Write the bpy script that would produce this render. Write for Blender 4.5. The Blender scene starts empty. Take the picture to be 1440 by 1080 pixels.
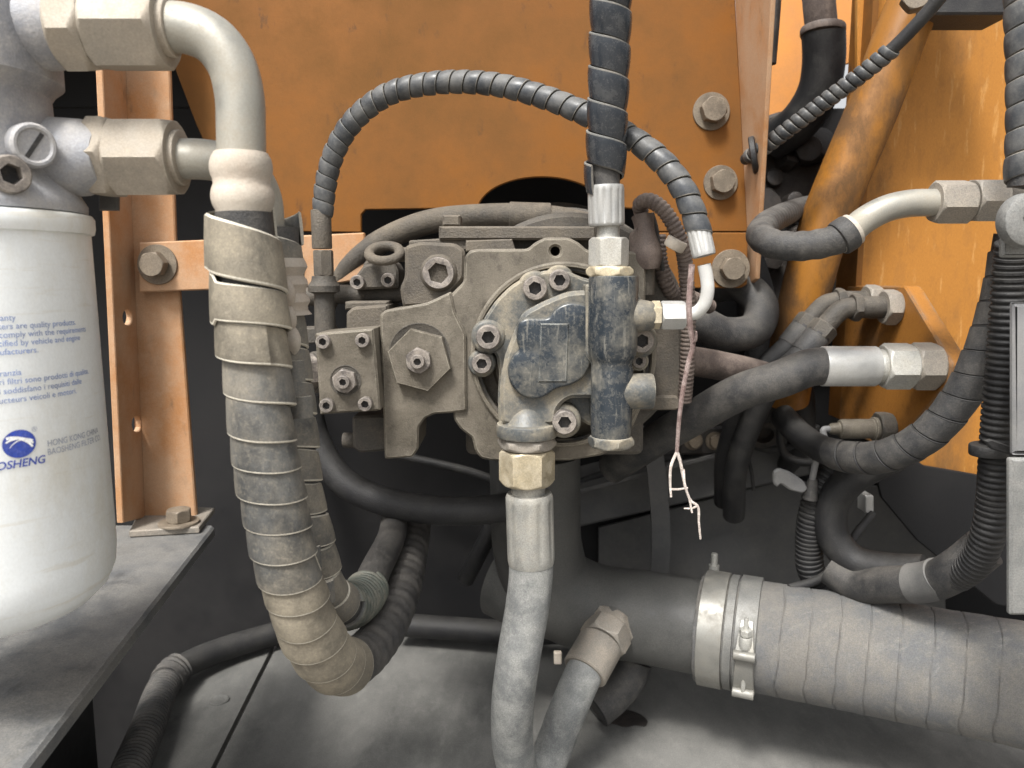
import bpy, math, random
from mathutils import Vector, Matrix, Quaternion, noise
from mathutils.geometry import tessellate_polygon
random.seed(7)
PI = math.pi
sc = bpy.context.scene
COL = sc.collection

# ------------------------------------------------------------------ camera
F_PX, PITCH, CAM_H = 1100.0, math.radians(8), 0.50
cam_data = bpy.data.cameras.new('camera')
cam = bpy.data.objects.new('camera', cam_data)
COL.objects.link(cam)
cam.location = (0, 0, CAM_H)
cam.rotation_euler = (PI/2 - PITCH, 0, 0)
cam_data.sensor_width = 36
cam_data.lens = 36*F_PX/1440
cam_data.clip_start, cam_data.clip_end = 0.01, 200
cam_data.dof.use_dof = True
cam_data.dof.focus_distance = 0.58
cam_data.dof.aperture_fstop = 11
sc.camera = cam
sc.render.resolution_x, sc.render.resolution_y = 1024, 768

# ------------------------------------------------------------------ sky, sun, exposure
SUN_EL, SUN_AZ = math.radians(55), math.radians(206)      # azimuth: from behind the camera, a little left
world = bpy.data.worlds.new('World'); sc.world = world
world.use_nodes = True
wn, wl = world.node_tree.nodes, world.node_tree.links
wn.clear()
sky = wn.new('ShaderNodeTexSky'); sky.sky_type = 'NISHITA'; sky.sun_disc = False
sky.sun_elevation = SUN_EL; sky.sun_rotation = SUN_AZ
sky.air_density = 1.0; sky.dust_density = 6.0; sky.ozone_density = 1.0
hsv = wn.new('ShaderNodeHueSaturation'); hsv.inputs['Saturation'].default_value = 0.10
bg = wn.new('ShaderNodeBackground'); bg.inputs['Strength'].default_value = 0.10
wo = wn.new('ShaderNodeOutputWorld')
wl.new(sky.outputs[0], hsv.inputs['Color']); wl.new(hsv.outputs[0], bg.inputs['Color']); wl.new(bg.outputs[0], wo.inputs['Surface'])
sun_d = bpy.data.lights.new('sun', 'SUN'); sun_d.energy = 2.0; sun_d.angle = math.radians(12); sun_d.color = (1, .965, .91)
sun = bpy.data.objects.new('sun', sun_d); COL.objects.link(sun)
# direction to the sun (sky rotation 0 = +Y, clockwise seen from above)
sdir = Vector((math.sin(SUN_AZ)*math.cos(SUN_EL), math.cos(SUN_AZ)*math.cos(SUN_EL), math.sin(SUN_EL)))
sun.rotation_euler = sdir.to_track_quat('Z', 'Y').to_euler()
vs = sc.view_settings
vs.view_transform = 'Standard'; vs.look = 'None'; vs.gamma = 1; vs.use_curve_mapping = False
vs.exposure = 1.18

# ------------------------------------------------------------------ pixel -> place helpers
FWD = Vector((0, math.cos(PITCH), -math.sin(PITCH))); UPV = Vector((0, math.sin(PITCH), math.cos(PITCH))); RGT = Vector((1, 0, 0))
CAM = Vector((0, 0, CAM_H))
def ray(px, py): return FWD + RGT*((px-720)/F_PX) + UPV*((540-py)/F_PX)
def P(px, py, Y):                       # point on the vertical plane y = Y
    d = ray(px, py); return CAM + d*(Y/d.y)
def G(px, py, z=0.0):                   # point on the horizontal plane at height z
    d = ray(px, py); return CAM + d*((z-CAM_H)/d.z)
def S(n, py, Y):                        # n pixels in metres there
    d = ray(720, py); return n*(Y/d.y)/F_PX
def PX(px, py, X):                      # point on the plane x = X
    d = ray(px, py); return CAM + d*(X/d.x)

# ------------------------------------------------------------------ materials
def mat(name, base, rough=.6, metal=0.0, dust=(.30, .26, .21), amt=.5, scale=50, lo=.38, hi=.68, bump=.15, bscale=500,
        up=0.0, var=.25, stretch=(1, 1, 1), wear=None, wear_amt=0.0, wear_scale=(90, 90, 9), wlo=.56, whi=.62, coat=0.0, fine=0.0, edge=0.0, edge_col=(.42, .39, .33), edge_r=.0014, grain=.16, spec=.5):
    m = bpy.data.materials.new(name); m.use_nodes = True
    N, L = m.node_tree.nodes, m.node_tree.links
    b = N['Principled BSDF']
    b.inputs['Specular IOR Level'].default_value = spec
    geo = N.new('ShaderNodeNewGeometry')
    mp = N.new('ShaderNodeMapping'); mp.inputs['Scale'].default_value = stretch
    L.new(geo.outputs['Position'], mp.inputs['Vector'])
    def nz(sc_, det=5, ro=.6, vec=None):
        n = N.new('ShaderNodeTexNoise'); n.inputs['Scale'].default_value = sc_; n.inputs['Detail'].default_value = det
        n.inputs['Roughness'].default_value = ro; L.new((vec or mp.outputs[0]), n.inputs['Vector']); return n
    def rng(sock, a, c, d=0.0, e=1.0):
        r = N.new('ShaderNodeMapRange'); r.interpolation_type = 'SMOOTHSTEP'
        for k, v in ((1, a), (2, c), (3, d), (4, e)): r.inputs[k].default_value = v
        L.new(sock, r.inputs[0]); return r.outputs[0]
    def math_(op, a, c):
        r = N.new('ShaderNodeMath'); r.operation = op; r.use_clamp = op != 'MULTIPLY'
        for i, v in enumerate((a, c)):
            if isinstance(v, (int, float)): r.inputs[i].default_value = v
            else: L.new(v, r.inputs[i])
        return r.outputs[0]
    def mix(f, a, c):
        r = N.new('ShaderNodeMix'); r.data_type = 'RGBA'
        if isinstance(f, (int, float)): r.inputs[0].default_value = f
        else: L.new(f, r.inputs[0])
        for i, v in ((6, a), (7, c)):
            if isinstance(v, tuple): r.inputs[i].default_value = (*v, 1)
            else: L.new(v, r.inputs[i])
        return r.outputs[2]
    n1 = nz(scale, 9, .70)
    f = math_('MULTIPLY', rng(n1.outputs[0], lo, hi), amt)
    if up:
        sx = N.new('ShaderNodeSeparateXYZ'); L.new(geo.outputs['Normal'], sx.inputs[0])
        f = math_('ADD', f, math_('MULTIPLY', rng(sx.outputs[2], .15, .95), up))
    if fine:
        n4 = nz(scale*14, 3, .7)
        f = math_('ADD', f, math_('MULTIPLY', rng(n4.outputs[0], .50, .66), fine))
    n2 = nz(scale*.23, 3, .5)
    dk = tuple(c*(1-var) for c in base); lt = tuple(min(1, c*(1+var)) for c in base)
    bc = mix(rng(n2.outputs[0], .3, .7), dk, lt)
    if wear:
        wm = N.new('ShaderNodeMapping'); wm.inputs['Scale'].default_value = wear_scale
        L.new(geo.outputs['Position'], wm.inputs['Vector'])
        n3 = nz(1.0, 6, .65, wm.outputs[0])
        bc = mix(math_('MULTIPLY', rng(n3.outputs[0], wlo, whi), wear_amt), bc, wear)
    col = mix(f, bc, dust)
    if edge:                                    # rubbed, paler edges
        bv = N.new('ShaderNodeBevel'); bv.samples = 4; bv.inputs['Radius'].default_value = edge_r
        dp = N.new('ShaderNodeVectorMath'); dp.operation = 'DOT_PRODUCT'; L.new(bv.outputs[0], dp.inputs[0]); L.new(geo.outputs['Normal'], dp.inputs[1])
        n6 = nz(scale*3, 4, .7)
        ef_ = math_('MULTIPLY', math_('MULTIPLY', rng(dp.outputs['Value'], .995, .90), rng(n6.outputs[0], .35, .6)), edge)
        col = mix(ef_, col, edge_col)
    if grain:                                   # fine speckle of grit
        n7 = nz(900, 2, .8); hv = N.new('ShaderNodeHueSaturation'); L.new(col, hv.inputs['Color'])
        g_ = N.new('ShaderNodeMapRange'); g_.inputs[1].default_value = .3; g_.inputs[2].default_value = .7; g_.inputs[3].default_value = 1-grain*1.5; g_.inputs[4].default_value = 1+grain*1.5
        L.new(n7.outputs[0], g_.inputs[0]); L.new(g_.outputs[0], hv.inputs['Value']); col = hv.outputs[0]
    L.new(col, b.inputs['Base Color'])
    rr = N.new('ShaderNodeMapRange'); rr.inputs[3].default_value = rough; rr.inputs[4].default_value = .92; L.new(f, rr.inputs[0]); L.new(rr.outputs[0], b.inputs['Roughness'])
    if metal:
        mm = N.new('ShaderNodeMapRange'); mm.inputs[3].default_value = metal; mm.inputs[4].default_value = 0; L.new(f, mm.inputs[0]); L.new(mm.outputs[0], b.inputs['Metallic'])
    if coat: b.inputs['Coat Weight'].default_value = coat; b.inputs['Coat Roughness'].default_value = .3
    if bump:
        nb = nz(bscale, 4, .6)
        bp = N.new('ShaderNodeBump'); bp.inputs['Strength'].default_value = min(1, bump*2.2); bp.inputs['Distance'].default_value = .0010
        L.new(nb.outputs[0], bp.inputs['Height']); L.new(bp.outputs[0], b.inputs['Normal'])
    return m

DT = (.27, .235, .19)                                       # the tan dust that lies on everything
M = {}
M['orange'] = mat('orange_paint', (.180, .069, .0115), .5, spec=.2, grain=.05, dust=(.135, .064, .020), amt=.85, scale=7, lo=.34, hi=.64, bump=.06, bscale=260, var=.2, wear=(.070, .034, .016), wear_amt=.85, wear_scale=(46, 46, 24), wlo=.60, whi=.70, up=.25, fine=.10)
M['orange_worn'] = mat('worn_orange_paint', (.36, .155, .030), .55, spec=.25, grain=.08, dust=(.12, .066, .03), amt=.8, scale=8, lo=.46, hi=.68, bump=.10, bscale=300, var=.2, wear=(.50, .27, .09), wear_amt=.55, wear_scale=(120, 120, 18), wlo=.58, whi=.66, up=.2, fine=.15, stretch=(1, 1, .35))
M['orange_post'] = mat('dusty_orange_paint', (.40, .185, .07), .6, spec=.25, dust=(.44, .29, .185), amt=.85, scale=14, lo=.28, hi=.62, bump=.08, bscale=420, var=.15, up=.3, fine=.15, grain=.07, wear=(.15, .085, .045), wear_amt=.7, wear_scale=(50, 50, 22), wlo=.58, whi=.70)
M['orange_dark'] = mat('oily_orange_tube_paint', (.25, .105, .016), .42, spec=.35, dust=(.075, .042, .02), amt=.85, scale=11, lo=.44, hi=.62, bump=.07, bscale=300, grain=.06, stretch=(1, 1, .5))
M['rubber'] = mat('dusty_black_rubber', (0.0204, 0.02108, 0.02312), .55, dust=(0.1292, 0.119, 0.1054), amt=.55, scale=45, lo=.32, hi=.72, bump=.22, bscale=900, up=.22, fine=.18)
M['rubber_dark'] = mat('black_rubber', (0.0135, 0.0135, 0.015), .55, dust=(0.075, 0.07125, 0.06375), amt=.35, scale=35, lo=.4, hi=.75, bump=.2, bscale=700, up=.22, fine=.1)
M['rubber_grey'] = mat('grey_dusty_hose_rubber', (0.1575, 0.1628, 0.1628), .7, dust=(0.3465, 0.3465, 0.3255), amt=.6, scale=60, lo=.36, hi=.66, bump=.3, bscale=1500, fine=.25, up=.1)
M['guard'] = mat('dusty_plastic_spiral', (0.08775, 0.08892, 0.08658), .40, grain=.12, dust=(0.234, 0.2076, 0.1638), amt=.8, scale=26, lo=.34, hi=.72, bump=.10, bscale=700, fine=.25, up=.3, wear=(0.03218, 0.03393, 0.0351), wear_amt=.8, wear_scale=(30, 30, 15), wlo=.43, whi=.60)
M['guard_tan'] = mat('tan_dusty_plastic_spiral', (.13, .115, .09), .5, grain=.10, dust=(.28, .245, .185), amt=.85, scale=30, lo=.32, hi=.68, bump=.12, bscale=700, fine=.25, up=.25, wear=(.06, .055, .045), wear_amt=.6, wear_scale=(60, 60, 30), wlo=.5, whi=.64)
M['guard_edge'] = mat('pale_worn_spiral_edge', (0.48, 0.448, 0.376), .6, dust=DT, amt=.3, bump=0)
M['guard_dark'] = mat('glossy_black_plastic_spiral', (.020, .024, .030), .20, grain=.04, dust=(.17, .165, .155), amt=.35, scale=60, lo=.44, hi=.78, bump=.02, bscale=500, fine=.10, up=.15)
M['guard_mid'] = mat('grey_plastic_spiral', (.034, .038, .044), .30, grain=.06, dust=(.165, .160, .150), amt=.6, scale=45, lo=.36, hi=.72, bump=.04, bscale=600, fine=.15, up=.25)
M['guard_dark_edge'] = mat('dusty_black_spiral_edge', (.10, .10, .095), .6, dust=DT, amt=.5, bump=0)
M['zinc'] = mat('zinc_plated_steel', (0.432, 0.432, 0.4104), .40, .55, dust=(0.3312, 0.3024, 0.2448), amt=.7, scale=55, lo=.30, hi=.78, bump=.05, bscale=600, fine=.1)
M['zinc_bright'] = mat('bright_zinc_steel', (0.4588, 0.4588, 0.4464), .36, .45, grain=.06, dust=(0.341, 0.3286, 0.2976), amt=.5, scale=70, lo=.40, hi=.70, bump=.03, bscale=600)
M['zinc_dusty'] = mat('dust_caked_steel', (0.24, 0.224, 0.2), .5, .4, edge=0.35, edge_col=(.46, .43, .36), dust=(0.28, 0.244, 0.2), amt=.9, scale=34, lo=.25, hi=.7, bump=.12, bscale=700, fine=.2)
M['pale_pipe'] = mat('pale_dusty_steel_pipe', (0.3707, 0.365, 0.3313), .30, .6, grain=.05, dust=(0.292, 0.2583, 0.2022), amt=.75, scale=22, lo=.34, hi=.70, bump=.04, bscale=500, fine=.1)
M['white_pipe'] = mat('white_coated_pipe', (0.525, 0.525, 0.51), .35, 0, grain=.03, dust=(0.375, 0.3525, 0.3), amt=.35, scale=60, bump=.03)
M['brass'] = mat('yellow_passivated_steel', (.50, .43, .30), .42, .5, dust=(.42, .37, .28), amt=.8, scale=80, bump=.06)
M['iron'] = mat('dusty_cast_iron', (0.0704, 0.0616, 0.05104), .58, .1, edge=.5, edge_col=(.26, .23, .19), dust=(0.1452, 0.1232, 0.09504), amt=.8, scale=32, lo=.34, hi=.70, bump=.40, bscale=600, fine=.15, up=.25, grain=.10, wear=(0.0308, 0.0264, 0.022), wear_amt=.6, wear_scale=(60, 60, 45), wlo=.54, whi=.68)
M['iron_plate'] = mat('dusty_machined_plate', (0.1013, 0.08829, 0.06885), .46, .25, edge=.8, edge_col=(.42, .385, .31), dust=(0.1845, 0.162, 0.1287), amt=.8, scale=30, lo=.36, hi=.66, bump=.20, bscale=700, fine=.12, grain=.10, wear=(0.0405, 0.03483, 0.02754), wear_amt=.75, wear_scale=(70, 70, 50), wlo=.54, whi=.68)
M['iron_dark'] = mat('dark_cast_iron', (0.056, 0.0512, 0.0448), .6, .1, edge=0.4, edge_col=(.22, .20, .17), dust=(0.12, 0.104, 0.084), amt=.7, scale=45, lo=.35, hi=.7, bump=.3, bscale=600, fine=.15, up=.25)
M['pump_paint'] = mat('blue_black_pump_paint', (.032, .042, .054), .22, .15, grain=.07, edge=.7, edge_col=(.40, .41, .38), dust=(.24, .22, .175), amt=.7, scale=22, lo=.44, hi=.72, bump=.06, bscale=700, fine=.22, up=.3, wear=(.20, .195, .175), wear_amt=.6, wear_scale=(330, 330, 40), wlo=.56, whi=.66)
M['pump_dusty'] = mat('dust_covered_pump_paint', (0.085, 0.0918, 0.0935), .38, .2, edge=.7, edge_col=(.48, .46, .40), dust=(0.272, 0.238, 0.1785), amt=.85, scale=28, lo=.38, hi=.64, bump=.12, bscale=700, fine=.2, up=.2, grain=.10, wear=(0.0425, 0.051, 0.0595), wear_amt=.6, wear_scale=(120, 120, 30), wlo=.55, whi=.66)
M['nut_tan'] = mat('tan_dusty_nut', (0.3402, 0.3078, 0.2592), .5, .2, dust=(0.405, 0.3483, 0.2795), amt=.85, scale=26, lo=.3, hi=.7, bump=.12, bscale=700, fine=.2, edge=.5, edge_col=(.6, .55, .47), grain=.08)
M['twig_brown'] = mat('brown_twig_bark', (0.161, 0.1085, 0.098), .75, 0, dust=(0.35, 0.28, 0.259), amt=.7, scale=150, lo=.42, hi=.62, bump=.3, bscale=1500)
M['bolt_brown'] = mat('dusty_brown_bolt', (0.15, 0.1237, 0.09375), .5, .3, dust=(0.225, 0.1837, 0.135), amt=.8, scale=60, bump=.12, bscale=800, fine=.2)
M['bolt'] = mat('dusty_black_bolt', (.115, .105, .10), .42, .6, edge=0.6, edge_col=(.42, .38, .35), dust=(.33, .29, .25), amt=.75, scale=120, lo=.3, hi=.65, bump=.08, bscale=900, fine=.2)
M['socket'] = mat('socket_recess_steel', (.03, .03, .032), .5, .4, dust=(.10, .09, .08), amt=.5, scale=160, bump=0)
M['alu'] = mat('dusty_cast_aluminium', (0.323, 0.3325, 0.361), .55, .35, edge=0.4, edge_col=(.5, .5, .5), grain=.08, dust=(0.437, 0.418, 0.399), amt=.75, scale=40, lo=.35, hi=.68, bump=.16, bscale=600, fine=.2, up=.3)
M['canister'] = mat('white_filter_paint', (.82, .85, .86), .36, 0, dust=(.60, .55, .43), amt=.6, scale=12, lo=.40, hi=.72, bump=.03, bscale=200, var=.02, stretch=(1, 1, .6), fine=.05, grain=.03, wear=(.62, .58, .48), wear_amt=.4, wear_scale=(16, 16, 190), wlo=.56, whi=.68)
M['ink'] = mat('pale_blue_print', (.16, .24, .50), .6, 0, dust=(.5, .5, .5), amt=.25, scale=200, bump=0)
M['ink_dark'] = mat('blue_print', (.025, .06, .36), .5, 0, dust=(.4, .4, .45), amt=.15, scale=200, bump=0)
M['ink_grey'] = mat('faded_grey_blue_print', (.30, .33, .42), .6, 0, dust=(.6, .6, .6), amt=.3, scale=200, bump=0)
M['white_ink'] = mat('white_print', (.74, .75, .75), .5, 0, amt=.1, bump=0)
M['frame_dark'] = mat('dark_grey_frame_paint', (.085, .085, .086), .55, 0, dust=(.16, .155, .145), amt=.6, scale=16, lo=.35, hi=.7, bump=.08, bscale=350, fine=.15, up=.25, grain=.08)
M['shelf'] = mat('grey_dusty_frame_paint', (0.09945, 0.1033, 0.1071), .5, 0, edge=0.5, edge_col=(.33, .33, .32), dust=(0.1836, 0.176, 0.1606), amt=.7, scale=18, lo=.35, hi=.65, bump=.07, bscale=400, fine=.2,
                 wear=(.045, .047, .05), wear_amt=.7, wear_scale=(40, 14, 40), wlo=.55, whi=.65)
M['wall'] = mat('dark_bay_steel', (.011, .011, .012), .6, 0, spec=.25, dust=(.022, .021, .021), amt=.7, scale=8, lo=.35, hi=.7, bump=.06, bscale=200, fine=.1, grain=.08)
M['floor'] = mat('dusty_floor_plate', (0.1148, 0.1148, 0.1094), .6, 0, spec=.3, dust=(0.2228, 0.2187, 0.2052), amt=.8, scale=6, lo=.34, hi=.66, bump=.06, bscale=350, fine=.15, stretch=(1, .5, 1), grain=.10, wear=(0.06075, 0.0621, 0.06075), wear_amt=.7, wear_scale=(14, 8, 14), wlo=.56, whi=.66)
M['tee'] = mat('grey_painted_suction_pipe', (0.06325, 0.06325, 0.0605), .45, 0, dust=(0.11, 0.1073, 0.099), amt=.6, scale=18, lo=.35, hi=.7, bump=.07, bscale=450, fine=.2, up=.15)
M['wrap'] = mat('cloth_wrapped_suction_hose', (.090, .093, .097), .8, 0, dust=(.175, .162, .142), amt=.7, scale=20, lo=.34, hi=.66, bump=.30, bscale=1300, fine=.25, grain=.14, wear=(.20, .195, .18), wear_amt=.5, wear_scale=(60, 200, 26), wlo=.54, whi=.66)
M['groove'] = mat('groove_in_wrap', (.03, .03, .03), .9, 0, amt=.3, bump=0)
M['clamp'] = mat('dull_steel_clamp', (0.2579, 0.253, 0.2331), .42, .55, grain=.06, dust=(0.1984, 0.1835, 0.1538), amt=.6, scale=60, lo=.35, hi=.7, bump=.03)
M['clamp_grey'] = mat('dull_clamp_band', (0.154, 0.154, 0.147), .5, .4, dust=(0.21, 0.203, 0.182), amt=.6, scale=50, bump=.05)
M['twig'] = mat('dry_twig_bark', (.44, .38, .34), .75, 0, dust=(.66, .60, .55), amt=.8, scale=180, lo=.4, hi=.6, bump=.3, bscale=1500)
M['port_paint'] = mat('chipped_orange_plate_paint', (.33, .14, .028), .55, spec=.25, grain=.08, edge=1.0, edge_col=(.17, .13, .095), edge_r=.006, dust=(.12, .066, .03), amt=.7, scale=12, lo=.44, hi=.66, bump=.1, fine=.15)
M['boot'] = mat('brown_rubber_boot', (0.075, 0.05625, 0.04875), .6, 0, dust=(0.18, 0.1425, 0.12), amt=.75, scale=60, bump=.15, fine=.2, up=.25)
M['grey_plastic'] = mat('grey_plastic_box', (.17, .17, .175), .5, 0, dust=(.24, .235, .22), amt=.5, scale=40, bump=.06, fine=.12, grain=.06)
M['grey_metal'] = mat('scuffed_grey_steel', (0.165, 0.1688, 0.165), .5, .3, dust=(0.225, 0.2175, 0.2025), amt=.6, scale=90, bump=.12, fine=.25)
M['tape_pale'] = mat('pale_tape', (0.435, 0.39, 0.33), .6, 0, grain=.06, dust=(0.42, 0.345, 0.2775), amt=.6, scale=50, bump=.15)
M['engine_dark'] = mat('oily_dark_metal', (.020, .018, .017), .5, .1, dust=(.075, .06, .05), amt=.7, scale=30, lo=.4, hi=.72, bump=.3, bscale=300)
M['orange_far'] = mat('inner_orange_paint', (.60, .25, .06), .5, 0, dust=(.35, .18, .09), amt=.4, scale=10, bump=.03, grain=.04)
M['copper_wire'] = mat('dark_green_grey_coil', (.075, .085, .072), .5, .2, dust=DT, amt=.4, scale=80, bump=.05)

# ------------------------------------------------------------------ object helpers
WL = {}
def setmeta(o, label=None, cat=None, group=None, kind=None):
    if label: o['label'] = label
    if cat: o['category'] = cat
    if group: o['group'] = group
    if kind: o['kind'] = kind
    return o
def thing(name, label, cat, loc, group=None):
    o = bpy.data.objects.new(name, None); COL.objects.link(o)
    o.empty_display_size = .02; o.location = loc; WL[o] = Vector(loc)
    return setmeta(o, label, cat, group)
def link(name, me, m, parent=None, loc=(0, 0, 0), rot=None, scale=None, label=None, cat=None, group=None, kind=None):
    o = bpy.data.objects.new(name, me); COL.objects.link(o)
    loc = Vector(loc); WL[o] = loc
    if m is not None and len(me.materials) == 0:
        for k in (m if isinstance(m, (list, tuple)) else [m]): me.materials.append(M[k])
    if parent is not None:
        o.parent = parent; o.location = loc - WL[parent]
    else: o.location = loc
    if rot is not None: o.rotation_mode = 'QUATERNION'; o.rotation_quaternion = rot
    if scale is not None: o.scale = scale if isinstance(scale, (tuple, Vector)) else (scale,)*3
    return setmeta(o, label, cat, group, kind)
class MB:
    def __init__(s): s.v, s.f, s.mi = [], [], []
    def ring(s, pts):
        a = len(s.v); s.v.extend(Vector(p) for p in pts); return list(range(a, a+len(pts)))
    def face(s, idx, mi=0): s.f.append(idx); s.mi.append(mi)
    def bridge(s, a, b, mi=0, closed=True):
        n = len(a)
        for i in range(n if closed else n-1):
            j = (i+1) % n; s.face((a[i], a[j], b[j], b[i]), mi)
    def build(s, name, origin=(0, 0, 0), angle=35):
        me = bpy.data.meshes.new(name); o = Vector(origin)
        me.from_pydata([p-o for p in s.v], [], s.f)
        me.polygons.foreach_set('material_index', s.mi)
        me.polygons.foreach_set('use_smooth', [True]*len(s.f))
        me.update()
        import bmesh
        bm = bmesh.new(); bm.from_mesh(me); bmesh.ops.recalc_face_normals(bm, faces=bm.faces); bm.to_mesh(me); bm.free()
        me.set_sharp_from_angle(angle=math.radians(angle))
        return me
def frame(axis, roll=0.0):
    q = Vector((0, 0, 1)).rotation_difference(Vector(axis).normalized())
    return q @ Quaternion((0, 0, 1), roll)
# polar loft about local +Z: rings of (z, r or rfunc(theta)); capped at both ends
def polar(mb, rings, n=48, org=(0, 0, 0), axis=(0, 0, 1), roll=0.0, mis=None, cap=True):
    q = frame(axis, roll); org = Vector(org); prev = None; first = None
    for k, (z, r) in enumerate(rings):
        pts = []
        for i in range(n):
            t = 2*PI*i/n; rr = r(t) if callable(r) else r
            pts.append(org + q @ Vector((rr*math.cos(t), rr*math.sin(t), z)))
        cur = mb.ring(pts)
        if prev: mb.bridge(prev, cur, mis[k-1] if mis else 0)
        else: first = cur
        prev = cur
    if cap:
        mb.face(tuple(reversed(first)), mis[0] if mis else 0); mb.face(tuple(prev), mis[-1] if mis else 0)
    return mb
def hexr(af):
    a = af/2
    return lambda t: a/math.cos(((t+PI/6) % (PI/3))-PI/6)
def hex_rings(af, z0, z1, both=True):
    h = hexr(af); a = af/2; zone = .21*a
    def lim(z): return a*.985 + z*(a*.19/zone)
    out = []
    for k in range(5):
        z = zone*k/4; L = lim(z)
        out.append((z0+z*.8, (lambda t, L=L: min(h(t), L))))
    if both:
        for k in range(4, -1, -1):
            z = zone*k/4; L = lim(z)
            out.append((z1-z*.8, (lambda t, L=L: min(h(t), L))))
    else: out.append((z1, h))
    return out
def hexnut(name, c, axis, af, length, m, parent, roll=0.0, label=None):
    c = Vector(c); mb = MB(); polar(mb, hex_rings(af, -length/2, length/2), 48, c, axis, roll)
    return link(name, mb.build(name, c), m, parent, c, label=label)
def cyl(name, c, axis, prof, m, parent, n=40, label=None, roll=0, mis=None, cap=True, **kw):      # lathe: prof = [(z, r)...] about axis from c
    c = Vector(c); mb = MB(); polar(mb, prof, n, c, axis, roll, mis, cap)
    return link(name, mb.build(name, c), m, parent, c, label=label, **kw)
def bev(r, z0, z1, b):                  # bevelled cylinder profile
    return [(z0, r-b), (z0+b*.3, r-b*.3), (z0+b, r), (z1-b, r), (z1-b*.3, r-b*.3), (z1, r-b)]
_cache = {}
def socket_mesh():
    if 'sb' not in _cache:
        mb = MB(); h = hexr(.98)
        polar(mb, [(0, .95), (.04, 1), (1.0, 1), (1.08, .97), (1.13, .9), (1.13, h), (.45, h), (.40, .05)], 48, mis=[0, 0, 0, 0, 0, 0, 1, 1])
        me = mb.build('socket_head_screw'); me.materials.append(M['bolt']); me.materials.append(M['socket']); _cache['sb'] = me
    return _cache['sb']
def socket_bolt(px, py, Y, r_px, parent, axis=(0, -1, 0), name='socket_screw'):
    return link(name, socket_mesh(), None, parent, P(px, py, Y), frame(axis, random.uniform(0, 1)), S(r_px, py, Y))
def hexbolt_mesh():
    if 'hb' not in _cache:
        mb = MB(); polar(mb, hex_rings(2.0, 0, 1.15), 48)
        _cache['hb'] = mb.build('hex_head'); _cache['hb'].materials.append(M['bolt_brown'])
        mb = MB(); polar(mb, [(0, 1), (.02, 1.0), (.09, 1.0), (.12, .98), (.12, .5)], 40)
        _cache['ws'] = mb.build('washer'); _cache['ws'].materials.append(M['bolt_brown'])
    return _cache['hb'], _cache['ws']
def hex_bolt(px, py, Y, r_px, w_px, parent, axis=(0, -1, 0)):
    hb, ws = hexbolt_mesh(); p = P(px, py, Y); q = frame(axis, random.uniform(0, 1)); w = S(w_px, py, Y)
    a = Vector(axis).normalized()
    bo = link('bolt', hb, None, parent, p + a*(w*.125), q, S(r_px, py, Y))
    link('washer', ws, None, parent, p, q, w)
    return bo
# extruded outline: loops of (u, v), first the outline, then holes
def area2(p): return sum(p[i][0]*p[(i+1) % len(p)][1]-p[(i+1) % len(p)][0]*p[i][1] for i in range(len(p)))
def inset(p, c):
    n = len(p); out = []
    for i in range(n):
        a, b, d = Vector(p[i-1]), Vector(p[i]), Vector(p[(i+1) % n])
        e1 = (b-a); e2 = (d-b)
        if e1.length < 1e-9 or e2.length < 1e-9: out.append(tuple(b)); continue
        e1.normalize(); e2.normalize()
        n1 = Vector((-e1.y, e1.x)); n2 = Vector((-e2.y, e2.x)); m = n1+n2
        k = m.length_squared
        m = m*(2/k) if k > .3 else n1
        out.append(tuple(b+m*(c)))
    return out
def roundpoly(p, r, n=4):
    N = len(p); out = []
    rs = r if isinstance(r, (list, tuple)) else [r]*N
    for i in range(N):
        a, b, d = Vector(p[i-1]), Vector(p[i]), Vector(p[(i+1) % N]); rr = rs[i]
        l1, l2 = (a-b).length, (d-b).length
        rr = min(rr, l1*.45, l2*.45)
        if rr < 1e-6: out.append(tuple(b)); continue
        s, e = b+(a-b).normalized()*rr, b+(d-b).normalized()*rr
        for k in range(n+1):
            t = k/n; out.append(tuple(s*(1-t)**2+b*2*t*(1-t)+e*t*t))
    return out
def prism(mb, loops, org, U, V, W, w0, w1, c=.001, mi=0):
    org, U, V, W = Vector(org), Vector(U), Vector(V), Vector(W)
    LL = []
    for k, p in enumerate(loops):
        p = [tuple(q) for q in p]
        if (area2(p) > 0) != (k == 0): p = p[::-1]
        LL.append(p)
    caps = []
    lv = [(w0, c), (w0+c, 0), (w1-c, 0), (w1, c)] if w1 > w0 else [(w0, c), (w0-c, 0), (w1+c, 0), (w1, c)]
    ends = ([], [])
    for p in LL:
        rings = []
        for w, ins in lv:
            q = inset(p, ins) if ins else p
            rings.append((mb.ring([org+U*u+V*v+W*w for u, v in q]), q))
        for a, b in zip(rings, rings[1:]): mb.bridge(a[0], b[0], mi)
        ends[0].append(rings[0]); ends[1].append(rings[-1])
    for e in ends:
        idx = [i for r in e for i in r[0]]
        tri = tessellate_polygon([[Vector((u, v, 0)) for u, v in r[1]] for r in e])
        for t in tri: mb.face(tuple(idx[i] for i in t), mi)
    return mb
def plateY(name, pxy, Y, thick, m, parent, c=.001, r=0, holes=(), label=None, **kw):     # outline in pixels on the plane y = Y, going back by thick
    def cv(p): return [(q.x, q.z) for q in (P(a, b, Y) for a, b in p)]
    lp = [cv(pxy)]
    if r: lp[0] = roundpoly(lp[0], [k*S(1, 500, Y) for k in r] if isinstance(r, (list, tuple)) else r*S(1, 500, Y))
    lp += [cv(h) for h in holes]
    mb = MB(); prism(mb, lp, (0, Y, 0), (1, 0, 0), (0, 0, 1), (0, 1, 0), 0, thick, c)
    o = Vector((sum(p[0] for p in lp[0])/len(lp[0]), Y, min(p[1] for p in lp[0])))
    return link(name, mb.build(name, o, 28), m, parent, o, label=label, **kw)
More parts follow.
